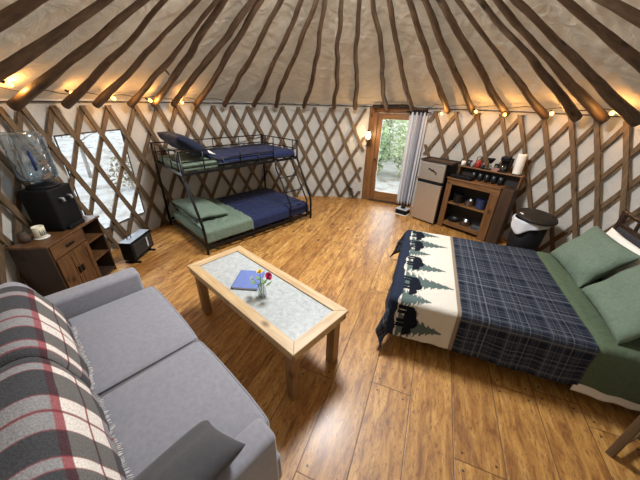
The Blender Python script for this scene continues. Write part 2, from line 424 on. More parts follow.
# ================================================================== SETTING
# floor disc
bm = B(); n = 96
ring = [bm.verts.new((CX + 3.14 * math.sin(2 * PI * k / n), CY + 3.14 * math.cos(2 * PI * k / n), 0)) for k in range(n)]
low = [bm.verts.new((q.co.x, q.co.y, -0.12)) for q in ring]
bm.faces.new(ring); bm.faces.new(low[::-1])
for k in range(n): bm.faces.new((ring[k], ring[(k + 1) % n], low[(k + 1) % n], low[k]))
tag(obj('floor', bm, M['floor']), kind='structure')

# outside ground
bm = B(); bmesh.ops.create_grid(bm, x_segments=60, y_segments=60, size=45)
for q in bm.verts:
    d = math.hypot(q.co.x, q.co.y - 3)
    q.co.z = -0.32 + (0.12 * vn(q.co.x * 0.4, q.co.y * 0.4) if d > 4 else 0) + max(0, d - 9) * 0.10
tag(obj('ground', bm, M['ground'], smooth=True), kind='structure')

# canvas wall in four arcs; holes for the window and the door
WIN = (-86.2, -70.2, 0.325, 1.53)
DOOR_A, DOOR_B = 14.9, 34.9
WT = 1.90
def wall_arc(name, a0, a1, hole=None, cut=(), zs=()):
    A = sorted(set([a0, a1] + [round(x * 1.0, 3) for x in np.arange(math.ceil(a0), a1, 1.0)] + list(cut)))
    Z = sorted(set([0.0, WT] + list(np.arange(0.1, WT, 0.1).round(3)) + list(zs)))
    def PF(u, v):
        e = min(1, v / 0.15, (WT - v) / 0.15)
        return cyl(u, RW + 0.018 + 0.016 * e * vn(u * 0.45, v * 2.2) + 0.004 * e * vn(u * 1.4, v * 3) , v)
    o = sheet(name, PF, 0, 0, M['canvas_wall'], us=A, vs=Z, hole=hole)
    return tag(o, kind='structure')
wall_arc('wall_left', -128, -62, lambda t, z: WIN[0] < t < WIN[1] and WIN[2] < z < WIN[3], WIN[:2], WIN[2:])
wall_arc('wall_back', -62, 62, lambda t, z: DOOR_A < t < DOOR_B and z < 1.83, (DOOR_A, DOOR_B), (1.83,))
wall_arc('wall_right', 62, 128)
wall_arc('wall_front', 128, 232)

# cone of the roof canvas, slack between the poles
NU, NV = 400, 130
def roofP(u, v):
    t = u * 360.0
    r = 3.105 + (0.60 - 3.105) * v
    z = 1.885 + (3.31 - 1.885) * v
    e = min(1.0, v * 8, (1 - v) * 6)
    k = 0.022 * vn(t * 0.16, r * 1.1) + 0.014 * vn(t * 0.22 + 9, r * 4.2 + t * 0.10) + 0.010 * vn(t * 0.20, r * 11.0 + t * 0.45, 4) + 0.007 * vn(t * 0.26, r * 21.0 - t * 0.5, 14)
    return cyl(t, r, z + e * k)
tag(sheet('ceiling', roofP, NU, NV, M['canvas_roof']), kind='structure')

# dark rope band where wall and roof meet
bm = B(); tube(bm, [cyl(t, RW - 0.008, 1.868) for t in range(-120, 121, 3)], 0.007, 6)
tag(obj('trim_1', bm, M['cord']), kind='structure')

# vinyl window of the wall
wf = sheet('window_1', lambda u, v: cyl(WIN[0] - 0.3 + (WIN[1] - WIN[0] + 0.6) * u, RW + 0.035, WIN[2] - 0.02 + (WIN[3] - WIN[2] + 0.04) * v), 16, 4, M['vinyl'])
tag(wf, kind='structure')
bm = B()
p = lambda t, z: cyl(t, RW - 0.004, z)
ts = np.linspace(WIN[0], WIN[1], 12)
tube(bm, [p(t, WIN[3]) for t in ts], 0.008, 6); tube(bm, [p(t, WIN[2]) for t in ts], 0.008, 6)
tube(bm, [p(WIN[0], z) for z in (WIN[2], 0.9, WIN[3])], 0.008, 6); tube(bm, [p(WIN[1], z) for z in (WIN[2], 0.9, WIN[3])], 0.008, 6)
obj('window_seam', bm, M['cord'], wf)

# door: jambs, header, leaf with one tall light
DO = Vector((1.167, 5.802, 0)); DR = math.radians(-23.4)
dr = tag(bpy.data.objects.new('door_1', None), kind='structure'); COL.objects.link(dr); dr.location = DO; dr.rotation_euler = (0, 0, DR)
bm = B(); box(bm, -0.275, -0.172, -0.025, 0.06, 0, 1.86, 0.006); box(bm, -0.170, -0.095, -0.04, 0.07, 0, 1.86, 0.006); box(bm, 0.735, 0.81, -0.04, 0.07, 0, 1.86, 0.006)
box(bm, -0.17, 0.81, -0.04, 0.07, 1.765, 1.86, 0.006); obj('door_frame', bm, M['door_wood'], dr)
bm = B(); box(bm, -0.093, 0.0, -0.02, 0.03, 0.03, 1.76, 0.004); box(bm, 0.64, 0.733, -0.02, 0.03, 0.03, 1.76, 0.004)
obj('door_stile', bm, M['door_wood'], dr)
bm = B(); box(bm, 0.0, 0.64, -0.02, 0.03, 0.03, 0.219, 0.004); box(bm, 0.0, 0.64, -0.02, 0.03, 1.655, 1.76, 0.004)
obj('door_rail', bm, wood('door rail wood', (0.15, 0.066, 0.020), (0.28, 0.135, 0.048), 'x', 0.4, 10, 2.2, 0.1), dr)
bm = B(); box(bm, 0.0, 0.64, 0.002, 0.008, 0.219, 1.655); obj('door_glass', bm, M['glass'], dr)
bm = B(); box(bm, -0.10, 0.74, -0.06, 0.08, 0.0, 0.028, 0.004); obj('door_threshold', bm, M['cab_dark'], dr)
bm = B(); tube(bm, [(-0.05, -0.02, 0.90), (-0.05, -0.065, 0.90)], 0.010, 8); lathe(bm, [(0, -0.01), (0.02, -0.005), (0.024, 0.008), (0, 0.018)], 12, (-0.05, -0.075, 0.895))
obj('door_knob', bm, M['black_metal'], dr, True)

# ================================================================== LATTICE
lat = thing('lattice_wall', 'crossed brown wooden lattice laths standing all around the white canvas wall', 'lattice', (CX, CY, 0))
def lath(t0, k, R, ztop=1.83, zbot=0.0, wid=0.056):
    """one lath: ribbon on the cylinder, leaning k degrees per metre as it goes down; cut at the door"""
    n = 14; segs = [[]]
    for i in range(n * 3 + 1):
        z = ztop + (zbot - ztop) * i / (n * 3); t = t0 + k * (ztop - z)
        if (DOOR_A - 1.2 < t < DOOR_B + 1.2) and z < 1.86:
            if segs[-1]: segs.append([])
        else: segs[-1].append((t, z))
    out = []
    for sg in segs:
        if len(sg) < 5: continue
        bm = B(); rings = []; sd = rnd.uniform(0, 90)
        for t, z in sg[::2] if len(sg) % 2 else sg[::2] + [sg[-1]]:
            w = wid * (1 + 0.22 * vn(z * 3.2, sd)) / 2; tt = t + 0.22 * vn(z * 1.7, sd + 5)
            dt = math.degrees(w / RW) / math.cos(math.radians(28)); th = 0.008
            rings.append([bm.verts.new(cyl(tt - dt, R - th, z) - Vector((CX, CY, 0))), bm.verts.new(cyl(tt + dt, R - th, z) - Vector((CX, CY, 0))),
                          bm.verts.new(cyl(tt + dt, R + th, z) - Vector((CX, CY, 0))), bm.verts.new(cyl(tt - dt, R + th, z) - Vector((CX, CY, 0)))])
        for a, b in zip(rings, rings[1:]):
            for q in range(4): bm.faces.new((a[q], a[(q + 1) % 4], b[(q + 1) % 4], b[q]))
        bm.faces.new(rings[0][::-1]); bm.faces.new(rings[-1])
        out.append(obj('lath', bm, M['lath'], lat))
    return out
TOPS = [-113.5, -107.5, -101.5, -95.2, -90.9, -84.8, -78.4, -72.3, -65.3, -59.1, -53.3, -47.2, -42.0, -35.7, -30.2, -23.9, -17.8, -11.9, -5.9, 0.1, 6.1, 12.9, 18.8, 25.0, 31.0,
        37.5, 44.0, 50.6, 57.6, 62.5, 68.7, 75.0, 80.5, 86.4, 92.5, 98.5, 104.5]
for t in TOPS[:-2]:
    lath(t, 9.6 if t > -55 else 7.6, RW - 0.042)
for t in TOPS[3:]:
    lath(t + 0.5, -10.8, RW - 0.020)

# ================================================================== ROOF POLES
ORD = ['first', 'second', 'third', 'fourth', 'fifth', 'sixth', 'seventh', 'eighth', 'ninth', 'tenth', 'eleventh', 'twelfth', 'thirteenth', 'fourteenth', 'fifteenth']
left_poles = [(9.5, 7), (1.6, 2.5), (-9.8, 6.5), (-20.2, 14.5), (-28.3, 11.5), (-38.5, 9.5), (-48.0, 8), (-55.0, 10.5), (-60.9, -3.5), (-67.3, 4.5), (-76.1, 6), (-83.1, -12), (-93.7, -2.5), (-106, 0), (-121, 0)]
right_poles = [(42.1, 0), (50.1, -0.5), (59.8, -3.5), (69.9, -8), (77.3, 1), (83.1, 0.5), (89.6, 4.5), (103.5, 0), (116, 0)]
poles = [(21.1, 2, 'brown roof pole whose foot sits over the middle of the glass door', 0.038), (30.2, 1.5, 'brown roof pole whose foot sits over the striped curtain by the door', 0.038)]
for i, (t, dt) in enumerate(left_poles): poles.append((t, dt, 'brown peeled roof pole, %s to the left of the door' % ORD[i], 0.048 if t < -90 else 0.041 if t < -45 else 0.038))
for i, (t, dt) in enumerate(right_poles): poles.append((t, dt, 'brown peeled roof pole, %s to the right of the curtain by the door' % ORD[i], 0.052 if t > 75 else 0.043))
for k, (t, dt, lab, rad) in enumerate(poles):
    n = 26; pts = []; rs = []; sd = k * 7.31
    org = cyl(t, 2.955, 1.835); end = cyl(t + dt, 0.66, 3.20)
    ax = (end - org).normalized(); side = ax.cross(Vector((0, 0, 1))).normalized(); up = side.cross(ax)
    Ln = (end - org).length
    for i in range(n + 1):
        f = i / n; e = min(1, f * 5, (1 - f) * 5)
        wob = e * (0.060 * vn(f * 2.6, sd) + 0.034 * vn(f * 6.0, sd + 3) + 0.010 * vn(f * 15, sd + 6)); sag = e * (0.022 * vn(f * 2.2, sd + 8) - 0.012)
        pts.append(Vector((f * Ln, wob, sag))); rs.append(rad * (max(0.50, 1.08 - 1.15 * f) if abs(t) > 64 else 1.08 - 0.42 * f) * (1 + 0.17 * vn(f * 9, sd + 1) + 0.08 * vn(f * 23, sd + 2)))
    bm = B(); tube(bm, pts, rs, 10)
    o = obj('roof_pole', bm, M['pole'], smooth=True)
    o.matrix_world = Matrix(((ax.x, side.x, up.x, org.x), (ax.y, side.y, up.y, org.y), (ax.z, side.z, up.z, org.z), (0, 0, 0, 1)))
    if t == -67.3:
        bm = B(); f = 0.335; q = pts[int(f * n)]
        tube(bm, [q, q + Vector((-0.03, -0.07, 0.0)), q + Vector((-0.075, -0.135, -0.015))], [0.016, 0.014, 0.010], 8); obj('branch_stub', bm, M['pole'], o, True)
    tag(o, lab, 'roof pole', 'roof poles under the canvas')

# ring that carries the upper ends of the poles (the skylight opening)
bm = B(); N = 64
tube(bm, [Vector((0.64 * math.cos(2 * PI * k / N), 0.64 * math.sin(2 * PI * k / N), 0)) for k in range(N + 1)], 0.05, 10, cap=False)
rg = obj('trim_2', bm, M['ring'], smooth=True, loc=(CX, CY, 3.235)); tag(rg, kind='structure')

# ================================================================== STRING LIGHTS
sl = thing('string_lights', 'string of small warm filament bulbs on a dark cord along the top of the wall', 'string lights', (0, 0, 0))
bulbs = [(-96.0, 1.985), (-83.4, 1.93), (-73.6, 1.89), (-63.5, 1.87), (-53.9, 1.85), (40.9, 1.78), (51.7, 1.83), (60.5, 1.81), (72.8, 1.85), (86.2, 1.88)]
bm = B()
tube(bm, [cyl(t, 2.90 - 0.04 * math.cos(math.radians(t)) ** 2, 1.925 + 0.012 * math.sin(t * 0.7) + 0.0011 * max(0, -t - 55) - (0.045 if -40 < t < 38 else 0)) for t in np.arange(-106, 104.1, 1.0)], 0.0045, 5)
obj('light_cord', bm, M['cord'], sl)
for i, (t, z) in enumerate(bulbs):
    r = 2.80
    top = cyl(t - 0.6, r + 0.055, z + 0.05); low = cyl(t + 0.9, r, z)
    d = (low - top).normalized()
    bm = B(); tube(bm, [top + d * 0.00, top + d * 0.035], [0.011, 0.013], 8); so = obj('bulb_socket', bm, M['black_plastic'], sl)
    bm = B(); tube(bm, [top + d * q for q in (0.036, 0.045, 0.06, 0.075, 0.085)], [0.009, 0.018, 0.022, 0.017, 0.005], 10)
    obj('bulb', bm, M['bulb'], so, True)
    ld = bpy.data.lights.new('bulb_light', 'POINT'); ld.energy = 4.0; ld.color = (1.0, 0.52, 0.16); ld.shadow_soft_size = 0.025
    lo = bpy.data.objects.new('bulb_light', ld); COL.objects.link(lo); lo.location = top + d * 0.11; lo.parent = sl

# lantern by the door
ln = thing('wall_lantern', 'small lit lantern lamp on the wooden door frame, left of the glass', 'lantern', cyl(15.4, 2.93, 1.25), math.radians(-15))
bm = B(); lathe(bm, [(0, 0), (0.045, 0.0), (0.05, 0.02), (0.035, 0.035), (0, 0.036)], 14); obj('lantern_base', bm, M['black_metal'], ln, True)
bm = B(); lathe(bm, [(0.0, 0.038), (0.030, 0.04), (0.045, 0.075), (0.047, 0.12), (0.034, 0.17), (0, 0.172)], 14); obj('lantern_glass', bm, M['lantern_glow'], ln, True)
bm = B(); lathe(bm, [(0.0, 0.173), (0.04, 0.174), (0.03, 0.19), (0.012, 0.205), (0, 0.206)], 14)
tube(bm, [(0.045, 0, 0.03), (0.055, 0, 0.10), (0.040, 0, 0.178)], 0.003, 5); tube(bm, [(-0.045, 0, 0.03), (-0.055, 0, 0.10), (-0.040, 0, 0.178)], 0.003, 5); obj('lantern_cap', bm, M['black_metal'], ln, True)
bm = B(); box(bm, -0.02, 0.02, 0.03, 0.115, 0.005, 0.025); obj('lantern_bracket', bm, M['black_metal'], ln)
ld = bpy.data.lights.new('lantern_light', 'POINT'); ld.energy = 9.0; ld.color = (1.0, 0.68, 0.32); ld.shadow_soft_size = 0.05
lo = bpy.data.objects.new('lantern_light', ld); COL.objects.link(lo); lo.parent = ln; lo.location = (-0.02, -0.11, 0.11)
def RX(a): return Matrix.Rotation(math.radians(a), 4, 'X')
def RY(a): return Matrix.Rotation(math.radians(a), 4, 'Y')
def RZ(a): return Matrix.Rotation(math.radians(a), 4, 'Z')
def T(x, y, z): return Matrix.Translation((x, y, z))

# ================================================================== CURTAIN AND DOORWAY THINGS
cu = thing('striped_curtain', 'grey and white striped curtain gathered at the right side of the glass door', 'curtain', DO, DR)
def curP(u, v):
    x0 = 0.505 + 0.012 * v; x1 = 0.825 - 0.03 * v
    return Vector((x0 + (x1 - x0) * u, -0.115 + (0.026 + 0.012 * v) * math.sin(u * 2 * PI * 4.5 + 0.4 * v) , 1.80 - 1.75 * v))
def curC(U, V):
    c = np.zeros((U.size, 3)); base = np.array([0.66, 0.67, 0.70]); c[:] = base
    for a, b, col in ((0.24, 0.29, (0.45, 0.46, 0.50)), (0.36, 0.40, (0.36, 0.37, 0.41)), (0.50, 0.68, (0.27, 0.28, 0.33)), (0.68, 0.715, (0.07, 0.075, 0.10)), (0.84, 0.90, (0.36, 0.37, 0.42))):
        c[(U > a) & (U < b)] = col
    return c
sheet('curtain_cloth', curP, 90, 24, M['curtain'], cu, curC, 0.004)
bm = B(); tube(bm, [(0.44, -0.115, 1.80), (0.87, -0.115, 1.80)], 0.010, 8)
for k in range(6):
    x = 0.51 + 0.054 * k; tube(bm, [(x + 0.0, -0.115 + 0.016 * math.cos(q), 1.80 + 0.016 * math.sin(q)) for q in np.linspace(0, 2 * PI, 13)], 0.003, 5)
for x in (0.45, 0.86): box(bm, x - 0.008, x + 0.008, -0.12, -0.035, 1.793, 1.807)
obj('curtain_rod', bm, M['black_metal'], cu, True)
bm = B()
for k in range(10): box(bm, 0.505 + 0.031 * k, 0.528 + 0.031 * k, -0.128, -0.102, 1.755, 1.845, 0.004)
obj('curtain_header', bm, M['black_plastic'], cu)

rl = thing('door_flap_roll', 'dark cloth flap rolled up above the top of the glass door', 'rolled flap', DO, DR)
bm = B(); tube(bm, [(x, -0.095 + 0.01 * vn(x * 5), 1.872 + 0.018 * math.sin((x + 0.2) * 3.0) + 0.008 * vn(x * 9, 3)) for x in np.linspace(-0.20, 0.50, 18)], [0.030 + 0.010 * vn(q * 0.7, 2) for q in range(18)], 10)
obj('cloth_roll', bm, cloth('dark brown canvas', (0.03, 0.022, 0.016)), rl, True)
for x in (-0.05, 0.32):
    bm = B(); tube(bm, [(x, -0.095 + 0.043 * math.cos(q), 1.882 + 0.043 * math.sin(q)) for q in np.linspace(0, 2 * PI, 15)], 0.006, 5)
    obj('tie_strap', bm, M['cord'], rl)

sb = thing('shoe_box', 'low black box with pale edges on the floor under the striped curtain', 'box', (1.60, 5.03, 0), math.radians(-42))
bm = B(); box(bm, -0.10, 0.12, -0.09, 0.09, 0.012, 0.10, 0.006); obj('box_body', bm, M['black_plastic'], sb)
bm = B(); box(bm, -0.11, 0.13, -0.10, 0.10, 0.0, 0.012, 0.003); obj('base_edge', bm, M['white_cotton'], sb)
bm = B(); box(bm, -0.105, 0.125, -0.095, 0.095, 0.10, 0.112, 0.003); obj('lid', bm, plain('grey lid', (0.35, 0.35, 0.36)), sb)
bm = B(); box(bm, -0.03, 0.05, -0.03, 0.03, 0.112, 0.15, 0.012); obj('lid_grip', bm, M['black_plastic'], sb)

tg = B()
for k in range(4):
    tube(tg, [(0.66 + 0.05 * math.sin(q * 1.7 + k) - 0.02 * k, 5.80 + 0.02 * math.cos(q * 2 + k), 0.155 + 0.05 * k + 0.05 * math.cos(q * 1.3 + k * 2)) for q in np.linspace(0, 4, 14)], 0.008, 6)
tube(tg, [(0.66, 5.80, 0.20), (0.63, 5.79, 0.06), (0.60, 5.77, 0.012)], 0.006, 6)
tag(obj('cord_tangle', tg, M['cord'], smooth=True), 'small tangle of dark cord hung low on the lattice left of the door', 'cord')

# ================================================================== COFFEE TABLE
tb = thing('coffee_table', 'pale pine coffee table with a grey stone-look inset top', 'table', (-0.504, 1.857, 0), math.radians(-41.7))
TL, TW, TH = 1.465, 0.567, 0.544; BW = 0.082
X, Y = TL / 2, TW / 2
def rail(pts, z0, z1):
    bm = B(); lo_ = [bm.verts.new((x, y, z0)) for x, y in pts]; hi = [bm.verts.new((x, y, z1)) for x, y in pts]
    bm.faces.new(lo_[::-1]); bm.faces.new(hi)
    for k in range(4): bm.faces.new((lo_[k], lo_[(k + 1) % 4], hi[(k + 1) % 4], hi[k]))
    bmesh.ops.bevel(bm, geom=bm.edges[:], offset=0.003, segments=1, affect='EDGES')
    return bm
wy = wood('pale pine end', (0.34, 0.215, 0.095), (0.55, 0.40, 0.225), 'y', 0.45, 10, 2.4, 0.1)
obj('top_rail', rail([(-X, -Y), (X, -Y), (X - BW, -Y + BW), (-X + BW, -Y + BW)], TH - 0.022, TH), M['pine'], tb)
obj('top_rail', rail([(X, Y), (-X, Y), (-X + BW, Y - BW), (X - BW, Y - BW)], TH - 0.022, TH), M['pine'], tb)
obj('top_rail', rail([(X, -Y), (X, Y), (X - BW, Y - BW), (X - BW, -Y + BW)], TH - 0.022, TH), wy, tb)
obj('top_rail', rail([(-X, Y), (-X, -Y), (-X + BW, -Y + BW), (-X + BW, Y - BW)], TH - 0.022, TH), wy, tb)
bm = B(); box(bm, -X + BW, X - BW, -Y + BW, Y - BW, TH - 0.03, TH - 0.012); obj('stone_inset', bm, M['stone'], tb)
bm = B(); e = 0.012
box(bm, -X + e, X - e, -Y + e, -Y + e + 0.025, TH - 0.085, TH - 0.022, 0.003); box(bm, -X + e, X - e, Y - e - 0.025, Y - e, TH - 0.085, TH - 0.022, 0.003)
box(bm, X - e - 0.025, X - e, -Y + e, Y - e, TH - 0.085, TH - 0.022, 0.003); box(bm, -X + e, -X + e + 0.025, -Y + e, Y - e, TH - 0.085, TH - 0.022, 0.003)
obj('apron', bm, M['pine'], tb)
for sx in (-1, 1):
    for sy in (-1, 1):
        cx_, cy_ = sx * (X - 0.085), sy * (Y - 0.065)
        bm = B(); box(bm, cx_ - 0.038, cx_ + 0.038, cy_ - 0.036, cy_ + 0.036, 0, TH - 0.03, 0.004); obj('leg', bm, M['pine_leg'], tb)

# book and bud vase with its flowers
bk = thing('blue_book', 'flat blue hardcover book lying on the stone-look table top', 'book', (-0.61, 1.935, TH - 0.0115), math.radians(-4))
bm = B(); box(bm, -0.110, 0.110, -0.128, 0.128, 0, 0.003); box(bm, -0.110, 0.110, -0.128, 0.128, 0.017, 0.020); box(bm, -0.112, -0.107, -0.128, 0.128, 0, 0.02)
obj('cover', bm, plain('blue book cloth', (0.10, 0.145, 0.36), 0.6, 0, 0.08, 30), bk)
bm = B(); box(bm, -0.106, 0.105, -0.123, 0.123, 0.003, 0.017); obj('pages', bm, plain('paper', (0.85, 0.83, 0.78), 0.9), bk)
VX, VY = -0.452, 1.735
vs_ = tag(obj('bud_vase', lathe(B(), [(0.0, 0.0), (0.030, 0.0), (0.034, 0.012), (0.033, 0.05), (0.027, 0.085), (0.020, 0.105), (0.023, 0.122), (0.0215, 0.122), (0.0185, 0.105), (0.0255, 0.085), (0.031, 0.05), (0.031, 0.012), (0.0, 0.008)], 24), M['vase_glass'], smooth=True, loc=(VX, VY, TH - 0.012)), 'small clear glass vase of cut flowers beside the blue book', 'vase')
M['stem_green'] = plain('stem green', (0.09, 0.19, 0.045), 0.6, 0, 0.3, 30)
def flower(name, label, tip, col, head_r, base_off, petals=10):
    f = thing(name, label, 'flower', (VX + base_off[0], VY + base_off[1], TH))
    tip = Vector(tip); mid = tip * 0.5 + Vector((tip.x * -0.2, tip.y * -0.2, 0.02))
    bm = B(); tube(bm, [(0, 0, 0.0), mid, tip], [0.0028, 0.0026, 0.0022], 6)
    obj('stem', bm, M['stem_green'], f, True)
    bm = B(); ax = Vector((tip.x * 2.0, tip.y * 2.0 - 0.05, 0.1)).normalized(); q = ax.to_track_quat('Z', 'Y').to_matrix().to_4x4()
    for L_ in range(3):
        for k in range(petals):
            a = 2 * PI * (k + 0.5 * L_) / petals; tilt = math.radians(18 + 26 * L_); rr = head_r * (1 - 0.16 * L_)
            vv = []
            for s, wd in ((0.12, 0.10), (0.6, 0.30), (1.0, 0.16)):
                for sg in (-1, 1):
                    pnt = Vector((s * rr * math.cos(tilt), sg * wd * rr, s * rr * math.sin(tilt)))
                    vv.append(bm.verts.new(Matrix.Translation(tip) @ q @ Matrix.Rotation(a, 4, 'Z') @ pnt))
            bm.faces.new((vv[0], vv[1], vv[3], vv[2])); bm.faces.new((vv[2], vv[3], vv[5], vv[4]))
    obj('petals', bm, plain(name + ' petals', col, 0.7, 0, 0.15, 40), f, keep_normals=True)
    bm = B(); bmesh.ops.create_uvsphere(bm, u_segments=10, v_segments=6, radius=head_r * 0.3); bmesh.ops.translate(bm, vec=tip + ax * head_r * 0.22, verts=bm.verts[:])
    obj('flower_centre', bm, plain(name + ' centre', tuple(c * 0.6 for c in col), 0.8), f, True)
    bm = B()
    for k, (h, a) in enumerate(((0.45, 0.6), (0.62, 2.6), (0.72, 4.4))):
        b0 = tip * h; d = Vector((math.cos(a), math.sin(a), 0.5)).normalized(); s = d.cross(Vector((0, 0, 1))).normalized() * 0.014
        v_ = [bm.verts.new(b0), bm.verts.new(b0 + d * 0.03 + s), bm.verts.new(b0 + d * 0.07), bm.verts.new(b0 + d * 0.03 - s)]; bm.faces.new(v_)
    obj('leaves', bm, M['stem_green'], f, keep_normals=True)
flower('yellow_flower', 'yellow flower standing upright in the small glass vase', (-0.005, 0.02, 0.205), (0.75, 0.52, 0.03), 0.026, (-0.004, 0.0))
flower('red_flower', 'deep pink-red flower leaning to one side in the glass vase', (0.052, -0.005, 0.185), (0.42, 0.01, 0.07), 0.034, (0.006, 0.0), 12)
flower('white_flower', 'small white daisy low in the glass vase beside the book', (-0.062, 0.015, 0.145), (0.75, 0.75, 0.66), 0.020, (-0.010, 0.004), 9)

# ================================================================== SOFA
SO = Vector((-0.827, 1.363, 0)); SR = math.radians(-42.0)
so = thing('sofa', 'grey two-seat sofa with square arms and two plaid throws on its back', 'sofa', SO, SR)
XL, XR = -0.88, 0.805
bm = B(); box(bm, XL - 0.02, XR + 0.10, -0.80, -0.02, 0.07, 0.30, 0.02); obj('base', bm, M['sofa'], so, True)
for x0, x1 in ((XL, -0.003), (0.003, XR)):
    bm = B(); box(bm, x0 + 0.002, x1, -0.64, 0.0, 0.30, 0.455, 0.035, 4)
    bmesh.ops.subdivide_edges(bm, edges=[e_ for e_ in bm.edges if e_.calc_length() > 0.2], cuts=8, use_grid_fill=True)
    for q in bm.verts:
        u = (q.co.x - (x0 + x1) / 2) / ((x1 - x0) / 2); v = (q.co.y + 0.32) / 0.32
        if q.co.z > 0.4: q.co.z += 0.018 * max(0, 1 - u * u) * max(0, 1 - v * v)
        if q.co.y > -0.03: q.co.y += 0.012 * max(0, 1 - u ** 4)
    cs = obj('seat_cushion', bm, M['sofa'], so, True)
    bm = B(); zz = 0.446; yy = -0.006
    tube(bm, [(x0 + 0.012, -0.62, zz), (x0 + 0.012, -0.04, zz), (x0 + 0.02, -0.012, zz), (x0 + 0.05, yy, zz)] + [((x0 + x1) / 2 + s * ((x1 - x0) / 2 - 0.06), yy + 0.010 * (1 - s ** 4), zz) for s in (-0.6, 0, 0.6)] + [(x1 - 0.05, yy, zz), (x1 - 0.02, -0.012, zz), (x1 - 0.012, -0.04, zz), (x1 - 0.012, -0.62, zz)], 0.006, 6)
    obj('piping', bm, M['sofa'], cs, True)
for x0, x1 in ((XL - 0.165, XL - 0.002), (XR + 0.004, XR + 0.145)):
    bm = B(); box(bm, x0, x1, -0.90, -0.065, 0.07, 0.612, 0.032, 4); obj('arm', bm, M['sofa'], so, True)
bm = B(); box(bm, XL - 0.16, XR + 0.16, -0.97, -0.83, 0.07, 0.80, 0.06, 5); obj('back_frame', bm, M['sofa'], so, True)
BC = Vector((0, -0.745, 0.665)); TILT = 14
def backM(xc): return T(xc, BC.y, BC.z) @ RX(-(-TILT))
BA, BB, BCc = 0.418, 0.115, 0.235
for x0, x1 in ((XL, -0.003), (0.003, XR)):
    bm = puff(B(), (x1 - x0) / 2 - 0.002, BB, BCc, 9, 3.2, 30, 36, backM((x0 + x1) / 2)); obj('back_cushion', bm, M['sofa'], so, True)
for sx in (XL - 0.05, XR + 0.06):
    for sy in (-0.87, -0.06):
        bm = B(); lathe(bm, [(0, 0), (0.018, 0), (0.026, 0.07), (0, 0.071)], 12, (sx, sy, 0)); obj('foot', bm, M['black_plastic'], so, True)

# plaid throws over the two back cushions
GREY, WHITE, RED, DK = np.array([0.22, 0.22, 0.23]), np.array([0.80, 0.74, 0.67]), np.array([0.28, 0.05, 0.065]), np.array([0.040, 0.042, 0.048])
def throw_col(p, q):
    def warp(p):   # runs along the sofa
        c = np.tile(GREY, (p.size, 1))
        for a, b, col in ((0.076, 0.084, RED), (0.084, 0.155, WHITE), (0.155, 0.165, RED), (0.165, 0.250, WHITE), (0.250, 0.276, RED), (0.43, 0.44, RED), (0.44, 0.53, WHITE), (0.53, 0.54, RED), (0.54, 0.63, WHITE), (0.63, 0.655, RED)):
            c[(p >= a) & (p < b)] = col
        return c
    def weft(q):   # runs over the back
        c = np.tile(DK, (q.size, 1)); qq = np.mod(q / 1.22, 0.42)
        for a, b, col in ((0.085, 0.090, RED), (0.09, 0.153, WHITE), (0.153, 0.167, RED), (0.167, 0.235, WHITE), (0.235, 0.240, RED), (0.330, 0.336, RED), (0.336, 0.372, WHITE), (0.372, 0.378, RED)):
            c[(qq >= a) & (qq < b)] = col
        return c
    a_, b_ = warp(p), weft(q)
    return np.where(b_[:, :1] > 0.4, np.minimum(a_ * 1.0 + b_ * 0.10, 1), 0.22 * a_ * 0.8 + 0.72 * b_)
def make_throw(label, xa, xb, xc, hw, off):
    t = thing('plaid_throw', label, 'throw blanket', SO, SR, None)
    Mb = backM(xc); L_ = 1.02
    # profile over the cushion: fringe on the seat, up the front, over the top, down behind
    ph = np.linspace(-0.27 * PI, 0.80 * PI, 90)
    prof = [(math.cos(a), math.sin(a)) for a in ph]
    base = [Vector((0, BB * sp(c, 2 / 3.2), BCc * sp(s_, 2 / 3.2))) for c, s_ in prof]
    ln_ = [0.0]
    for a, b in zip(base, base[1:]): ln_.append(ln_[-1] + (b - a).length)
    tot = ln_[-1]; lead = 0.004
    def PF(u, v):
        d = v * (tot + lead) - lead; x = xa + (xb - xa) * u
        f = max(0.02, 1 - abs((x - xc) / hw) ** 9) ** (1 / 9)
        wrk = 0.004 * vn(x * 9, d * 3, off) + 0.006 * vn(x * 3, d * 8, off + 4)
        if d < 0: k = 0; ex = -d
        else:
            k = int(np.searchsorted(ln_, d)); k = min(max(k, 1), len(base) - 1); ex = 0
        fr = 0 if d < 0 else (d - ln_[k - 1]) / (ln_[k] - ln_[k - 1])
        b = base[0] if d < 0 else base[k - 1].lerp(base[k], fr)
        nrm = Vector((0, b.y / BB ** 2, b.z / BCc ** 2)).normalized()
        q = Vector((x - xc, b.y * f, b.z * f)) + nrm * (0.022 + wrk)
        q = Mb @ q
        if d < 0: q = q + Vector((0, ex * 0.98, -ex * 0.2))
        q.z = max(q.z, 0.494 + wrk) if q.y > -0.70 else q.z
        q.y += 0.0 if d > 0.05 else 0.012 * vn(x * 14, off)
        return q
    def colf(U, V): return throw_col((V * (tot + lead) - 0.0) / 1.42, (xb - xa) * U + 0.33)
    sheet('wool_cloth', PF, 150, 150, M['throw'], t, colf, 0.008)
    bm = B()
    for k in range(70):
        u = (k + 0.5) / 70; b0 = PF(u, 0.0) ; j = rnd.uniform(-1, 1)
        tube(bm, [b0 + Vector((0, -0.004, -0.004)), b0 + Vector((0.004 * j, 0.012, -0.006)), b0 + Vector((0.010 * j, 0.024 + 0.006 * j, -0.010))], [0.0042, 0.0035, 0.002], 5)
    obj('fringe', bm, plain('wool fringe', (0.45, 0.43, 0.42), 0.95, 0, 0.5, 60), t, True)
    return t
make_throw('fringed red, white and grey plaid throw over the farther sofa back cushion', -0.69, -0.012, (XL - 0.003) / 2, (-0.003 - XL) / 2, 1)
make_throw('fringed red, white and grey plaid throw over the nearer sofa back cushion', 0.012, 0.775, (XR + 0.003) / 2, (XR - 0.003) / 2, 6)
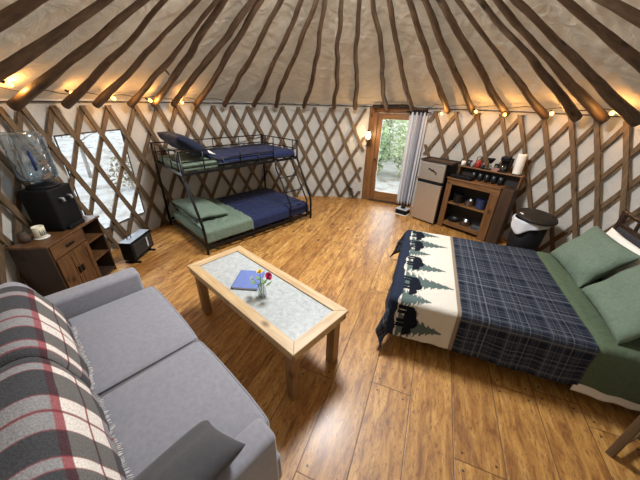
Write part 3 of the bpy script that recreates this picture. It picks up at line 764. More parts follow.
# charcoal cushion resting against the near arm
cg = thing('scatter_cushion', 'plain charcoal grey cushion lying against the near arm of the grey sofa', 'cushion', SO, SR)
Mp = T(0.785, -0.455, 0.622) @ RZ(4) @ RY(-33)
bm = pillow(B(), 0.20, 0.235, 0.062, 20, 0.012, 3); bmesh.ops.transform(bm, matrix=Mp, verts=bm.verts[:]); obj('cushion_cover', bm, M['cushion_grey'], cg, True)
bm = B(); a = [Mp @ Vector(q) for q in [(-0.20, -0.235, 0)] + [(-0.20 * (1 - 0.07 * (1 - s * s)), 0.235 * s, 0) for s in np.linspace(-0.95, 0.95, 9)] + [(-0.20, 0.235, 0)]]
tube(bm, a, 0.005, 6); obj('piping', bm, M['sofa'], cg, True)

# ================================================================== BUNK BED
BO = Vector((-2.552, 4.217, 0)); BRT = math.radians(46.1); BL, WTp, WF, BH = 1.964, 1.038, 1.396, 1.336
bu = thing('bunk_bed', 'black metal bunk bed with guard rails and a ladder standing against the lattice wall', 'bunk bed', BO, BRT)
r_ = 0.0185
for x in (0, BL):
    bm = B(); tube(bm, [(x, 0, 0), (x, 0, BH)], r_, 10); obj('bed_post', bm, M['black_metal'], bu, True)
    bm = B(); tube(bm, [(x, -WF, 0), (x, -WF, 0.30), (x, -WF + 0.02, 0.42), (x, -WTp - 0.06, 0.93), (x, -WTp, 1.03), (x, -WTp, BH)], r_, 10); obj('bed_post', bm, M['black_metal'], bu, True)
def bar(name, segs, r=0.011, n=8):
    bm = B()
    for s_ in segs: tube(bm, s_, r, n)
    return obj(name, bm, M['black_metal'], bu, True)
def frame(name, y0, y1, z, h=0.04, t_=0.022):
    bm = B(); box(bm, 0, BL, y0 - t_ / 2, y0 + t_ / 2, z - h / 2, z + h / 2, 0.003); box(bm, 0, BL, y1 - t_ / 2, y1 + t_ / 2, z - h / 2, z + h / 2, 0.003)
    box(bm, -t_ / 2, t_ / 2, y0, y1, z - h / 2, z + h / 2, 0.003); box(bm, BL - t_ / 2, BL + t_ / 2, y0, y1, z - h / 2, z + h / 2, 0.003)
    for k in range(1, 10): box(bm, BL * k / 10 - 0.02, BL * k / 10 + 0.02, y0, y1, z - 0.004, z + 0.006)
    return obj(name, bm, M['black_metal'], bu)
frame('upper_frame', -WTp, 0, 1.045); frame('lower_frame', -WF, 0, 0.105)
zt, zm = 1.325, 1.195; gx = 1.46
bar('front_guard_rail', [[(0, -WTp, zt), (gx, -WTp, zt), (gx, -WTp, 1.05)], [(0, -WTp, zm), (gx, -WTp, zm)], [(0, -WTp, 1.12), (gx, -WTp, 1.12)]] + [[(x, -WTp, 1.05), (x, -WTp, zt)] for x in (0.30, 0.86)] + [[(x, -WTp, 1.05), (x, -WTp, zm)] for x in (0.58, 1.17)], 0.009)
bar('back_guard_rail', [[(0, 0, zt), (BL, 0, zt)], [(0, 0, zm), (BL, 0, zm)]] + [[(x, 0, 1.05), (x, 0, zt)] for x in (0.45, 0.95, 1.45)], 0.009)
for x in (0, BL):
    bar('end_guard_rail', [[(x, -WTp, zt), (x, 0, zt)], [(x, -WTp, zm), (x, 0, zm)]] + [[(x, -y, 1.05), (x, -y, zt)] for y in (0.12, 0.36, 0.68, 0.92)], 0.009)
lx0, lx1 = 1.475, 1.845
def lad(z): # ladder y at height z
    return -WTp - 0.024 if z > 0.93 else -WTp - 0.024 - (0.93 - z) / (0.93 - 0.38) * (WF - WTp) if z > 0.38 else -WF - 0.024
bar('ladder', [[(x, lad(z), z) for z in (1.06, 0.98, 0.93, 0.65, 0.38, 0.30, 0.085)] for x in (lx0, lx1)] + [[(lx0, lad(z), z), (lx1, lad(z), z)] for z in (0.78, 0.565, 0.345)], 0.012)

def soft_box(name, x0, x1, y0, y1, z0, z1, mat, bev=0.05, wr=0.012, fq=7, seed=0, parent=None):
    bm = B(); box(bm, x0, x1, y0, y1, z0, z1, bev, 4)
    bmesh.ops.subdivide_edges(bm, edges=[e_ for e_ in bm.edges if e_.calc_length() > 0.15], cuts=16, use_grid_fill=True)
    for q in bm.verts:
        d = Vector((vn(q.co.x * fq, q.co.y * fq, seed), vn(q.co.x * fq, q.co.z * fq, seed + 3), vn(q.co.x * fq, q.co.y * fq * 1.3, seed + 7))) * wr
        if q.co.z < z0 + 0.01: d.z = abs(d.z) * 0.3
        q.co += d
    return obj(name, bm, mat, parent, True)
def on_bunk(o):
    o.location = BO; o.rotation_euler = (0, 0, BRT); return o
ZU = 1.056
tag(on_bunk(soft_box('mattress', 0.035, 1.90, -0.985, -0.06, ZU, 1.150, M['sage'], 0.03, 0.006, 6)), 'mattress in a sage green sheet on the top bunk', 'mattress')
def cover(name, label, cat, x0, x1, yf, yb, zt, df, db_, mat, seed, skew=0.0, thick=0.022, puff_=0.012):
    """bedding laid over a mattress: flat on top, turned down at the front and the back"""
    W = yb - yf; Rr = 0.045
    def PF(u, v):
        t = -df + (W + df + db_) * v; x = x0 + (x1 - x0) * u
        a = max(0, -t) if t < 0 else max(0, t - W); sg = -1 if t < 0 else 1
        y = min(max(t, 0), W); z = zt
        if a > 0:
            an = min(a / Rr, PI / 2); y += sg * Rr * math.sin(an); z -= Rr * (1 - math.cos(an)) + max(0, a - Rr * PI / 2)
        x += skew * (1 - u) * (W - y)
        if u > 0.97: z -= 0.035 * ((u - 0.97) / 0.03) ** 2
        n1 = abs(vn(x * 7, y * 7, seed)) * puff_ * 2 + 0.4 * puff_ * vn(x * 19, y * 17, seed + 2)
        if a > 0: y += sg * n1 * 0.5
        else: z += n1
        return Vector((x, yf + y, z))
    o = sheet(name, PF, 90, 90, mat, None, None, thick)
    return tag(on_bunk(o), label, cat)
cover('comforter', 'navy blue comforter spread over the top bunk', 'comforter', 0.52, 1.925, -0.975, -0.075, 1.180, 0.12, 0.10, M['navy'], 5)
tag(on_bunk(soft_box('mattress', 0.04, 1.90, -1.300, -0.10, 0.116, 0.265, M['sage'], 0.04, 0.008, 6, 2)), 'mattress in a sage green sheet on the wide bottom bunk', 'mattress')
cover('comforter', 'navy blue comforter spread over the wide bottom bunk', 'comforter', 0.67, 1.940, -1.318, -0.09, 0.305, 0.19, 0.10, M['navy'], 9, -0.06)
def bunk_pillow(label, mat, hw, hh, t, Mx, seed, name='pillow'):
    bm = pillow(B(), hw, hh, t, 22, 0.02, seed); bmesh.ops.transform(bm, matrix=Mx, verts=bm.verts[:])
    return tag(on_bunk(obj(name, bm, mat, smooth=True)), label, 'pillow')
bunk_pillow('dark navy pillow leaning on the end rail of the top bunk', M['navy_dark'], 0.24, 0.38, 0.09, T(0.262, -0.55, 1.358) @ RY(32), 1)
bunk_pillow('white pillow under the dark navy pillow on the top bunk', M['white_cotton'], 0.24, 0.34, 0.045, T(0.405, -0.40, 1.280) @ RY(20), 4)
bunk_pillow('sage green pillow at the head of the bottom bunk', M['sage'], 0.24, 0.50, 0.085, T(0.295, -0.62, 0.418) @ RY(5), 7)
cover('blanket', 'sage green blanket rumpled at the pillow end of the bottom bunk', 'blanket', 0.10, 0.77, -1.322, -0.11, 0.333, 0.21, 0.08, M['sage'], 12, -0.06, 0.012, 0.016)
# ================================================================== DOUBLE BED
DB = Vector((0.892, 2.47, 0)); DBR = math.radians(-20.3); HWB = 0.70; ZT = 0.500
db = thing('double_bed', 'wide low bed with a dark headboard against the lattice wall', 'bed', DB, DBR)
bm = B(); box(bm, 0.06, 1.89, -HWB + 0.06, HWB - 0.06, 0.10, 0.20, 0.01); obj('bed_base', bm, M['dark_void'], db)
for x in (0.12, 1.0, 1.80):
    for y in (-HWB + 0.10, HWB - 0.10):
        bm = B(); box(bm, x - 0.03, x + 0.03, y - 0.03, y + 0.03, 0, 0.10, 0.004); obj('leg', bm, M['black_plastic'], db)
hb_w = wood('dark headboard wood', (0.018, 0.010, 0.007), (0.05, 0.026, 0.017), 'y', 0.35, 8, 3, 0.1)
hb = B()
for y in (-0.73, 0.73): box(hb, 1.905, 1.945, y - 0.025, y + 0.025, 0, 1.04, 0.006)
tube(hb, [(1.925, -0.755, 1.05), (1.925, 0.755, 1.05)], 0.022, 10)
for y in (-0.5, -0.25, 0.0, 0.25, 0.5): box(hb, 1.915, 1.935, y - 0.012, y + 0.012, 0.95, 1.04)
box(hb, 1.91, 1.94, -0.72, 0.72, 0.92, 0.95, 0.004)
HB = obj('headboard', hb, hb_w, db)
bm = B(); box(bm, 1.902, 1.948, -0.705, 0.705, 0.42, 0.92, 0.018, 3); obj('headboard_panel', bm, cloth('dark grey headboard pad', (0.035, 0.035, 0.040)), HB, True)
def on_bed(o):
    o.location = DB; o.rotation_euler = (0, 0, DBR); return o
tag(on_bed(soft_box('mattress', 0.03, 1.89, -HWB + 0.045, HWB - 0.045, 0.202, ZT - 0.038, M['white_cotton'], 0.05, 0.003, 5)), 'thick white mattress of the wide bed, showing only at its hem', 'mattress')
# white skirt of the mattress peeking below the green blanket
RC = 0.05
def drape(s, t, s0, hw, zt, flare, maxdrop_f, wav, seed):
    """sheet point: s from the foot edge (negative hangs at the foot), t across (beyond hw hangs at the side)"""
    a = max(0.0, s0 - s); b = max(0.0, abs(t) - hw); sg = 1 if t > 0 else -1
    x = max(s, s0); y = max(-hw, min(hw, t))
    d = math.hypot(a, b)
    if d > 1e-6:
        ux, uy = -a / d, sg * b / d
        ang = min(d / RC, PI / 2)
        out = RC * math.sin(ang); dn = RC * (1 - math.cos(ang)); rest = max(0.0, d - RC * PI / 2)
        corner = min(a, b) / d
        fl = flare + 0.34 * corner
        if a > 0 and b > 0:
            k1, k2 = (0.30, 1.0) if sg < 0 else (1.0, 0.25)
            m1 = 1 - corner * 1.41 * (1 - k1); m2 = 1 - corner * 1.41 * (1 - k2)
            ux *= m1; uy *= m2; q_ = math.hypot(ux, uy); ux /= q_; uy /= q_
        dn += rest / math.sqrt(1 + fl * fl); out += rest * fl / math.sqrt(1 + fl * fl)
        if rest > 0:
            k = min(1, rest / 0.15)
            out += k * wav * (vn((s if b > a else t) * 4.0, 3) + 0.4 * vn((s if b > a else t) * 11, 5))
        x += ux * out; y += uy * out; z = zt - dn
    else: z = zt
    z += 0.005 * vn(s * 6, t * 6, 3) + 0.003 * vn(s * 17, t * 17, 3)
    return Vector((x, y, max(z, 0.03)))

# ---- printed quilt: dark ground strip with bears and firs at the foot, then plaid
Q0, Q1, QD = 0.0, 1.345, 0.385
NAVY = np.array([0.018, 0.024, 0.042]); PANEL = np.array([0.58, 0.54, 0.465]); FIR = np.array([0.085, 0.115, 0.108]); BEAR = np.array([0.008, 0.010, 0.016]); BAND = np.array([0.23, 0.175, 0.125])
def plaid(S_, T_):
    c = np.tile(np.array([0.012, 0.016, 0.027]), (S_.size, 1))
    for coord, sh in ((S_, 0.0), (T_, 0.05)):
        q = np.mod(coord + sh, 0.26)
        for a, b, k in ((0.03, 0.075, 0.07), (0.105, 0.150, 0.05), (0.19, 0.225, 0.06)):
            mk = (q > a) & (q < b); c[mk] = c[mk] * (1 - k) + np.array([0.26, 0.28, 0.32]) * k
        for a, k in ((0.052, 0.55), (0.090, 0.35), (0.128, 0.45), (0.172, 0.6), (0.240, 0.3)):
            mk = np.abs(q - a) < 0.0042; c[mk] = c[mk] * (1 - k) + np.array([0.155, 0.165, 0.185]) * k
    return c
trees = [(0.90, 0.34, 0.10), (0.63, 0.35, 0.10), (0.37, 0.43, 0.115), (0.13, 0.26, 0.08), (-0.156, 0.40, 0.11), (-0.43, 0.46, 0.12), (-0.69, 0.28, 0.095), (-0.96, 0.40, 0.12)]
bears = [(0.60, .92), (0.32, .92), (-0.07, 1.0), (-0.47, 1.0), (-0.88, 1.05)]
def quilt_col(S_, T_):
    c = plaid(S_, T_)
    pan = (S_ > -0.10) & (S_ < 0.47); c[pan] = PANEL
    for t0, top, hw in trees:
        h = (S_ - 0.045) / (top - 0.045); lev = np.mod(h * 7.5, 1.0)
        wdt = 1.22 * hw * (1 - h) * (0.55 + 0.55 * (1 - lev)) + 0.004
        jag = 0.010 * np.sin(T_ * 190 + S_ * 60)
        mk = pan & (h > 0) & (h < 1) & (np.abs(T_ - t0) < wdt + jag * (1 - h))
        c[mk] = FIR
    lt = pan & (np.sin(T_ * 70 + 9 * np.sin(S_ * 40)) > 0.82) & (S_ < 0.20); c[lt] = c[lt] * 0.35 + FIR * 0.65
    for t0, k in bears:
        u = (T_ - t0) / k; v = (S_ - 0.045) / k
        body = ((u / 0.105) ** 2 + ((v - 0.092) / 0.048) ** 2) < 1
        hump = (((u + 0.035) / 0.055) ** 2 + ((v - 0.112) / 0.042) ** 2) < 1
        head = (((u + 0.118) / 0.042) ** 2 + ((v - 0.082) / 0.034) ** 2) < 1
        snout = (((u + 0.150) / 0.026) ** 2 + ((v - 0.066) / 0.018) ** 2) < 1
        legs = (v > -0.01) & (v < 0.08) & ((np.abs(u + 0.078) < 0.017) | (np.abs(u + 0.040) < 0.015) | (np.abs(u - 0.045) < 0.017) | (np.abs(u - 0.085) < 0.017))
        c[pan & (body | hump | head | snout | legs)] = BEAR
    gr = (S_ <= 0.035 + 0.014 * np.sin(T_ * 9) + 0.006 * np.sin(T_ * 37)) & (S_ > -0.13); c[gr] = NAVY
    bd = (S_ >= 0.47) & (S_ < 0.50); c[bd] = BAND
    c[(S_ < -0.13)] = plaid(S_[S_ < -0.13], T_[S_ < -0.13])
    return c
sA = np.linspace(-0.36, Q1, 310); tA = np.linspace(-HWB - QD, HWB + QD, 330)
qu = sheet('quilt', lambda s, t: drape(s, t, Q0, HWB, ZT + 0.014, 0.10, 0.3, 0.03, 3), 0, 0, M['quilt'], None, quilt_col, 0.007, us=sA, vs=tA)
tag(on_bed(qu), 'dark plaid quilt with a white panel of bears and firs on the wide bed', 'quilt')
# ---- green blanket at the pillow end
gb = sheet('blanket', lambda s, t: drape(s, t, -1.0, HWB - 0.010, ZT - 0.002 + 0.014 * min(1, max(0, (s - 1.35) / 0.04)), 0.09 + 0.08 * min(1, max(0, (s - 1.36) / 0.2)), 0.3, 0.03, 8), 0, 0, M['sage_dark'], None, None, 0.007,
           us=np.linspace(1.30, 1.885, 60), vs=np.linspace(-HWB - 0.36, HWB + 0.30, 150))
for q in gb.data.vertices:   # loose edge towards the quilt, hanging a little forward at the near side
    if q.co.y < -HWB - 0.02: q.co.x -= 0.22 * min(1, (-HWB - q.co.y) * 0.0 + (ZT - q.co.z) * 0.9) * (2.0 - q.co.x) / 0.67 * 0.5
tag(on_bed(gb), 'dark sage green blanket across the pillow end of the wide bed', 'blanket')
ws = sheet('bed_sheet', lambda s, t: drape(s, t, -1.0, HWB - 0.022, ZT - 0.018, 0.08, 0.3, 0.03, 15), 0, 0, M['white_cotton'], None, None, 0.004, us=np.linspace(1.34, 1.88, 30), vs=np.linspace(-HWB - 0.415, HWB + 0.2, 120))
tag(on_bed(ws), 'white sheet whose hem shows below the green blanket on the wide bed', 'sheet')
def bed_pillow(label, mat, hw, hh, t, Mx, seed):
    bm = pillow(B(), hw, hh, t, 26, 0.022, seed); bmesh.ops.transform(bm, matrix=Mx, verts=bm.verts[:])
    return tag(on_bed(obj('pillow', bm, mat, smooth=True)), label, 'pillow')
bed_pillow('white pillow behind the farther green pillow, against the headboard', M['white_cotton'], 0.20, 0.33, 0.05, T(1.812, 0.37, 0.705) @ RY(-74), 11)
bed_pillow('white pillow behind the nearer green pillow, against the headboard', M['white_cotton'], 0.20, 0.33, 0.05, T(1.812, -0.35, 0.705) @ RY(-74), 12)
bed_pillow('plump sage green pillow on the far half of the wide bed', M['sage'], 0.235, 0.33, 0.078, T(1.630, 0.37, 0.705) @ RZ(2) @ RY(-54), 21)
bed_pillow('plump sage green pillow on the near half of the wide bed', M['sage'], 0.235, 0.33, 0.078, T(1.630, -0.34, 0.705) @ RZ(-3) @ RY(-52), 22)

# ================================================================== FRIDGE
fr = thing('mini_fridge', 'small two-door steel fridge with a black case beside the striped curtain', 'fridge', (1.712, 4.826, 0), math.radians(-49.7))
FW, FH, FD = 0.463, 1.077, 0.43
bm = B(); box(bm, 0.0, FW, 0.045, FD, 0.015, FH, 0.008); obj('case', bm, M['black_plastic'], fr)
bm = B(); box(bm, 0.004, FW - 0.004, 0.0, 0.043, 0.03, 0.715, 0.008, 3); d1 = obj('fridge_door', bm, M['steel'], fr)
bm = B(); box(bm, 0.004, FW - 0.004, 0.0, 0.043, 0.765, FH - 0.012, 0.008, 3); d2 = obj('freezer_door', bm, M['steel'], fr)
bm = B(); box(bm, 0.012, FW - 0.012, -0.006, 0.040, 0.716, 0.764, 0.006); obj('door_grip', bm, M['black_plastic'], fr)
bm = B()
for x, z, a, b in ((0.19, 0.955, 0.020, 0.014), (0.215, 0.945, 0.018, 0.011), (0.245, 0.938, 0.026, 0.017), (0.275, 0.925, 0.016, 0.012), (0.30, 0.915, 0.022, 0.010), (0.318, 0.895, 0.010, 0.022)):
    box(bm, x - a, x + a, -0.004, 0.001, z - b, z + b, 0.003)
obj('magnet', bm, plain('black magnets', (0.015, 0.013, 0.01), 0.6), d2)
bm = B(); box(bm, 0.335, 0.40, -0.002, 0.001, 1.015, 1.023); obj('badge', bm, plain('grey badge', (0.25, 0.22, 0.18), 0.5), d2)
for x in (0.04, FW - 0.04):
    for y in (0.07, FD - 0.05):
        bm = B(); lathe(bm, [(0, 0), (0.016, 0), (0.016, 0.016), (0, 0.016)], 10, (x, y, 0)); obj('foot', bm, M['black_plastic'], fr)
tr = thing('serving_tray', 'flat dark tray lying on top of the small steel fridge', 'tray', (1.712, 4.826, FH), math.radians(-49.7))
bm = B(); box(bm, 0.0, 0.56, -0.01, 0.30, 0.0, 0.012, 0.004); obj('tray_bottom', bm, M['cab_dark'], tr)
bm = B(); box(bm, 0.0, 0.56, -0.01, 0.004, 0.012, 0.030, 0.003); box(bm, 0.0, 0.56, 0.286, 0.30, 0.012, 0.030, 0.003); box(bm, 0.0, 0.014, -0.01, 0.30, 0.012, 0.030, 0.003); box(bm, 0.546, 0.56, -0.01, 0.30, 0.012, 0.030, 0.003); obj('tray_rim', bm, M['dark_void'], tr)

# ================================================================== KITCHEN CABINET AND WHAT IS ON AND IN IT
KO = Vector((2.095, 4.507, 0)); KR = math.radians(-50.5); KW, KH, KD = 0.818, 0.871, 0.27
kc = thing('kitchen_cabinet', 'rough wooden open-fronted kitchen cabinet between the fridge and the trash can', 'cabinet', KO, KR)
wz = wood('rough cabinet post', (0.08, 0.032, 0.010), (0.21, 0.095, 0.030), 'z', 0.5, 8, 2.5, 0.2)
bm = B(); box(bm, 0, 0.095, 0, 0.035, 0.0, 0.765, 0.005); obj('front_post', bm, wz, kc)
bm = B(); box(bm, KW - 0.125, KW, 0, 0.035, 0.0, 0.765, 0.005); obj('front_post', bm, wz, kc)
bm = B(); box(bm, 0, KW, 0, 0.035, 0.766, KH - 0.022, 0.005); obj('top_beam', bm, M['cab_wood'], kc)
bm = B(); box(bm, 0.10, KW - 0.13, 0.004, 0.03, 0.06, 0.115, 0.004); obj('bottom_beam', bm, M['cab_wood'], kc)
bm = B(); box(bm, -0.012, KW - 0.0005, -0.012, KD, KH - 0.021, KH, 0.004); obj('worktop', bm, M['cab_wood'], kc)
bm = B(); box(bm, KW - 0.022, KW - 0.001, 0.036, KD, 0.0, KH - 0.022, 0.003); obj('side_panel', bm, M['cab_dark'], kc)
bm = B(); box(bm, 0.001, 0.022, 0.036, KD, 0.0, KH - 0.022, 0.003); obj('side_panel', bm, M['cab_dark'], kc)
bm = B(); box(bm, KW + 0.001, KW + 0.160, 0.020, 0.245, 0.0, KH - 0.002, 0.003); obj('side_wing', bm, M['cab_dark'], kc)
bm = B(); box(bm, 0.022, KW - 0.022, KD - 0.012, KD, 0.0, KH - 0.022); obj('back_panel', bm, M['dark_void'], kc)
bm = B(); box(bm, 0.023, KW - 0.023, 0.012, KD - 0.013, 0.44, 0.462, 0.003); obj('shelf', bm, M['cab_wood'], kc)
bm = B(); box(bm, 0.023, KW - 0.023, 0.036, KD - 0.013, 0.095, 0.117, 0.003); obj('shelf', bm, M['cab_wood'], kc)
ris = thing('counter_riser', 'dark wooden riser shelf standing on the kitchen cabinet worktop', 'riser shelf', KO, KR)
RX0, RX1, RY0, RY1, RZ0, RZ1 = 0.085, 0.985, 0.13, 0.248, KH, 1.062
bm = B(); box(bm, RX0, RX1, RY0, RY1, RZ1 - 0.018, RZ1, 0.003); obj('riser_top', bm, M['cab_wood'], ris)
for x0 in (RX0, RX1 - 0.02):
    bm = B(); box(bm, x0, x0 + 0.02, RY0, RY1, RZ0, RZ1 - 0.0185, 0.002); obj('riser_side', bm, wz, ris)
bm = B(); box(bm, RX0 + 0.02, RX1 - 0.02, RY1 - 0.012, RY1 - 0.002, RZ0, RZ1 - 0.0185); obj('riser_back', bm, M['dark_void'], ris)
def on_k(o, x, y, z, rz=0):
    q = KO + Matrix.Rotation(KR, 3, 'Z') @ Vector((x, y, 0)); o.location = (q.x, q.y, z); o.rotation_euler = (0, 0, KR + rz); return o
def kth(name, label, cat, x, y, z, rz=0, group=None):
    t = thing(name, label, cat, group=group); return on_k(t, x, y, z, rz)
white_c = plain('white glaze', (0.70, 0.68, 0.64), 0.25, 0, 0.04); black_c = plain('black glaze', (0.015, 0.015, 0.016), 0.25, 0, 0.1); red_c = plain('red enamel', (0.28, 0.02, 0.015), 0.3, 0, 0.1)
cyan_c = plain('blue enamel', (0.03, 0.06, 0.16), 0.35)
def mug(label, x, y, z, mat, rz=0.0, k=1.0):
    t = kth('mug', label, 'mug', x, y, z, rz)
    bm = B(); lathe(bm, [(0, 0), (0.032 * k, 0), (0.038 * k, 0.01 * k), (0.039 * k, 0.085 * k), (0.036 * k, 0.085 * k), (0.034 * k, 0.012 * k), (0, 0.010 * k)], 18); obj('mug_body', bm, mat, t, True)
    bm = B(); tube(bm, [(0.037 * k, 0, 0.07 * k), (0.062 * k, 0, 0.066 * k), (0.067 * k, 0, 0.042 * k), (0.058 * k, 0, 0.022 * k), (0.036 * k, 0, 0.018 * k)], 0.005 * k, 7); obj('mug_handle', bm, mat, t, True)
    return t
zr = RZ1
mug('black mug at the fridge end of the riser shelf', 0.195, 0.20, zr, black_c, 1.8, 1.05)
mug('white mug in front of the black mug on the riser shelf', 0.118, 0.168, zr, white_c, -1.2, 0.8)
mug('grey mug second from the fridge end of the riser shelf', 0.268, 0.160, zr, plain('grey glaze', (0.20, 0.20, 0.20), 0.3), -1.2, 0.8)
mug('black mug standing between the red kettle and the coffee dripper', 0.425, 0.160, zr, black_c, -1.3, 0.8)
kt = kth('kettle', 'small red kettle among the mugs on the riser shelf', 'kettle', 0.335, 0.198, zr)
bm = B(); lathe(bm, [(0, 0), (0.040, 0), (0.046, 0.02), (0.044, 0.08), (0.030, 0.105), (0.0, 0.115)], 18); obj('kettle_body', bm, red_c, kt, True)
bm = B(); tube(bm, [(-0.038, 0, 0.09), (-0.036, 0, 0.15), (0.0, 0, 0.168), (0.036, 0, 0.15), (0.038, 0, 0.09)], 0.006, 7); obj('kettle_handle', bm, M['black_plastic'], kt, True)
bm = B(); tube(bm, [(0.04, 0, 0.03), (0.062, 0, 0.06), (0.075, 0, 0.095)], [0.010, 0.008, 0.006], 8); obj('kettle_spout', bm, red_c, kt, True)
gk = kth('pour_over_stand', 'black pour-over coffee dripper on a stand beside the red kettle', 'coffee dripper', 0.505, 0.20, zr)
bm = B(); box(bm, -0.045, 0.045, -0.04, 0.04, 0, 0.012, 0.003); tube(bm, [(-0.035, 0.03, 0.01), (-0.035, 0.03, 0.15)], 0.006, 8); tube(bm, [(-0.035, 0.03, 0.13), (0, 0, 0.13)], 0.006, 8); obj('stand', bm, M['black_metal'], gk, True)
bm = B(); lathe(bm, [(0.012, 0.10), (0.05, 0.165), (0.056, 0.165), (0.046, 0.145), (0.014, 0.09), (0, 0.09)], 16); obj('dripper_cone', bm, M['black_plastic'], gk, True)
bm = B(); lathe(bm, [(0, 0.013), (0.03, 0.013), (0.034, 0.05), (0.02, 0.075), (0.017, 0.075), (0.03, 0.05), (0.028, 0.016), (0, 0.016)], 16); obj('carafe', bm, M['vase_glass'], gk, True)
jr = kth('jar', 'small dark green jar between the dripper and the coffee maker', 'jar', 0.600, 0.20, zr)
bm = B(); lathe(bm, [(0, 0), (0.036, 0), (0.038, 0.07), (0.030, 0.085), (0, 0.086)], 16); obj('jar_body', bm, plain('dark green tin', (0.05, 0.06, 0.035), 0.4), jr, True)
bm = B(); lathe(bm, [(0, 0.086), (0.033, 0.086), (0.033, 0.10), (0, 0.101)], 16); obj('jar_lid', bm, M['black_plastic'], jr, True)
cm_ = kth('coffee_maker', 'black coffee maker on the riser shelf beside the paper towels', 'coffee maker', 0.70, 0.190, zr)
bm = B(); box(bm, -0.055, 0.055, -0.06, 0.055, 0, 0.022, 0.005); box(bm, -0.055, 0.055, 0.01, 0.055, 0.022, 0.19, 0.005); box(bm, -0.055, 0.06, -0.06, 0.055, 0.165, 0.225, 0.012); obj('machine_body', bm, M['black_plastic'], cm_)
bm = B(); lathe(bm, [(0, 0.024), (0.034, 0.024), (0.042, 0.06), (0.034, 0.11), (0.03, 0.11), (0.038, 0.06), (0.03, 0.03), (0, 0.03)], 16, (0, -0.022, 0)); obj('glass_pot', bm, M['vase_glass'], cm_, True)
bm = B(); box(bm, 0.075, 0.10, -0.02, 0.02, 0.10, 0.21, 0.008); box(bm, 0.05, 0.08, -0.01, 0.01, 0.18, 0.205); obj('pot_handle', bm, M['black_plastic'], cm_)
sn = kth('snack_box', 'small pinkish box lying flat in front of the coffee maker', 'box', 0.615, 0.147, zr, 0.1)
bm = B(); box(bm, -0.05, 0.05, -0.012, 0.012, 0, 0.05, 0.002); obj('carton', bm, plain('pinkish card', (0.30, 0.15, 0.12), 0.7), sn)
pt = kth('paper_towel_roll', 'tall white roll of paper towels at the end of the riser shelf', 'paper towels', 0.885, 0.190, zr)
bm = B(); lathe(bm, [(0.018, 0.012), (0.055, 0.012), (0.056, 0.02), (0.056, 0.275), (0.055, 0.285), (0.018, 0.285), (0.018, 0.012)], 28); obj('paper', bm, plain('white paper', (0.82, 0.78, 0.70), 0.9, 0, 0.02), pt, True)
bm = B(); lathe(bm, [(0, 0), (0.06, 0), (0.06, 0.010), (0, 0.011)], 24); tube(bm, [(0, 0, 0.01), (0, 0, 0.305)], 0.007, 8); obj('holder', bm, M['black_metal'], pt, True)
# things standing inside the riser
for i, x in enumerate((0.32, 0.42, 0.52, 0.62, 0.72)):
    t = kth('drinking_glass', '%s dark tumbler from the fridge side under the riser shelf' % ORD[i], 'tumbler', x, 0.188, KH, group='tumblers under the riser')
    bm = B(); lathe(bm, [(0, 0), (0.030, 0), (0.036, 0.12), (0.033, 0.12), (0.028, 0.006), (0, 0.006)], 16); obj('tumbler_wall', bm, plain('dark smoked glaze', (0.016, 0.018, 0.022), 0.35), t, True)
st = kth('camp_stove', 'flat black two-burner stove on the worktop next to the fridge', 'stove', 0.215, 0.062, KH)
bm = B(); box(bm, -0.19, 0.15, -0.055, 0.062, 0.008, 0.055, 0.008); obj('stove_body', bm, M['black_plastic'], st)
for x in (-0.10, 0.06):
    bm = B(); lathe(bm, [(0.018, 0.056), (0.042, 0.056), (0.046, 0.062), (0.030, 0.068), (0.018, 0.066), (0.018, 0.056)], 18, (x, 0.002, 0)); obj('burner', bm, M['black_metal'], st, True)
bm = B()
for x in (-0.10, 0.06): lathe(bm, [(0, 0.028), (0.012, 0.028), (0.012, 0.04), (0, 0.04)], 10, (x, -0.062, 0.0))
for x in (-0.18, 0.14):
    for y in (-0.045, 0.05): lathe(bm, [(0, 0), (0.008, 0), (0.008, 0.009), (0, 0.009)], 8, (x, y, 0))
obj('knob', bm, M['black_metal'], st, True)
# pots and pans on the two shelves
def pot(name, label, x, y, z, r, h, mat, handle='side', rz=0.0):
    t = kth(name, label, 'cookware', x, y, z, rz)
    bm = B(); lathe(bm, [(0, 0), (r * 0.92, 0), (r, 0.012), (r, h), (r + 0.004, h + 0.003), (r - 0.004, h), (r - 0.005, 0.014), (0, 0.008)], 24); obj('pan', bm, mat, t, True)
    bm = B()
    if handle == 'long': tube(bm, [(r - 0.002, 0, h - 0.01), (r + 0.05, 0, h + 0.005), (r + 0.10, 0, h + 0.012)], 0.008, 8)
    else:
        for s_ in (-1, 1): tube(bm, [(s_ * (r - 0.002), -0.02, h - 0.012), (s_ * (r + 0.02), -0.015, h - 0.01), (s_ * (r + 0.02), 0.015, h - 0.01), (s_ * (r - 0.002), 0.02, h - 0.012)], 0.005, 7)
    obj('pan_handle', bm, M['black_plastic'], t, True)
    return t
steel_p = plain('dull steel pan', (0.35, 0.35, 0.36), 0.25, 1.0, 0.05); iron = plain('cast iron', (0.018, 0.018, 0.018), 0.45, 0.3)
pot('stock_pot', 'black stock pot at the fridge side of the upper cabinet shelf', 0.20, 0.145, 0.463, 0.085, 0.13, iron)
pot('saucepan', 'steel saucepan in the middle of the upper cabinet shelf', 0.385, 0.135, 0.463, 0.075, 0.085, steel_p, 'side', 0.2)
pot('enamel_pot', 'dark blue enamel pot at the far right of the upper cabinet shelf', 0.57, 0.135, 0.463, 0.078, 0.14, cyan_c)
pot('frying_pan', 'black frying pan lying on the lower cabinet shelf', 0.20, 0.145, 0.118, 0.088, 0.04, iron, 'side', 0.4)
pot('steel_pan', 'steel pan in the middle of the lower cabinet shelf', 0.40, 0.13, 0.118, 0.085, 0.075, steel_p, 'side', 1.0)
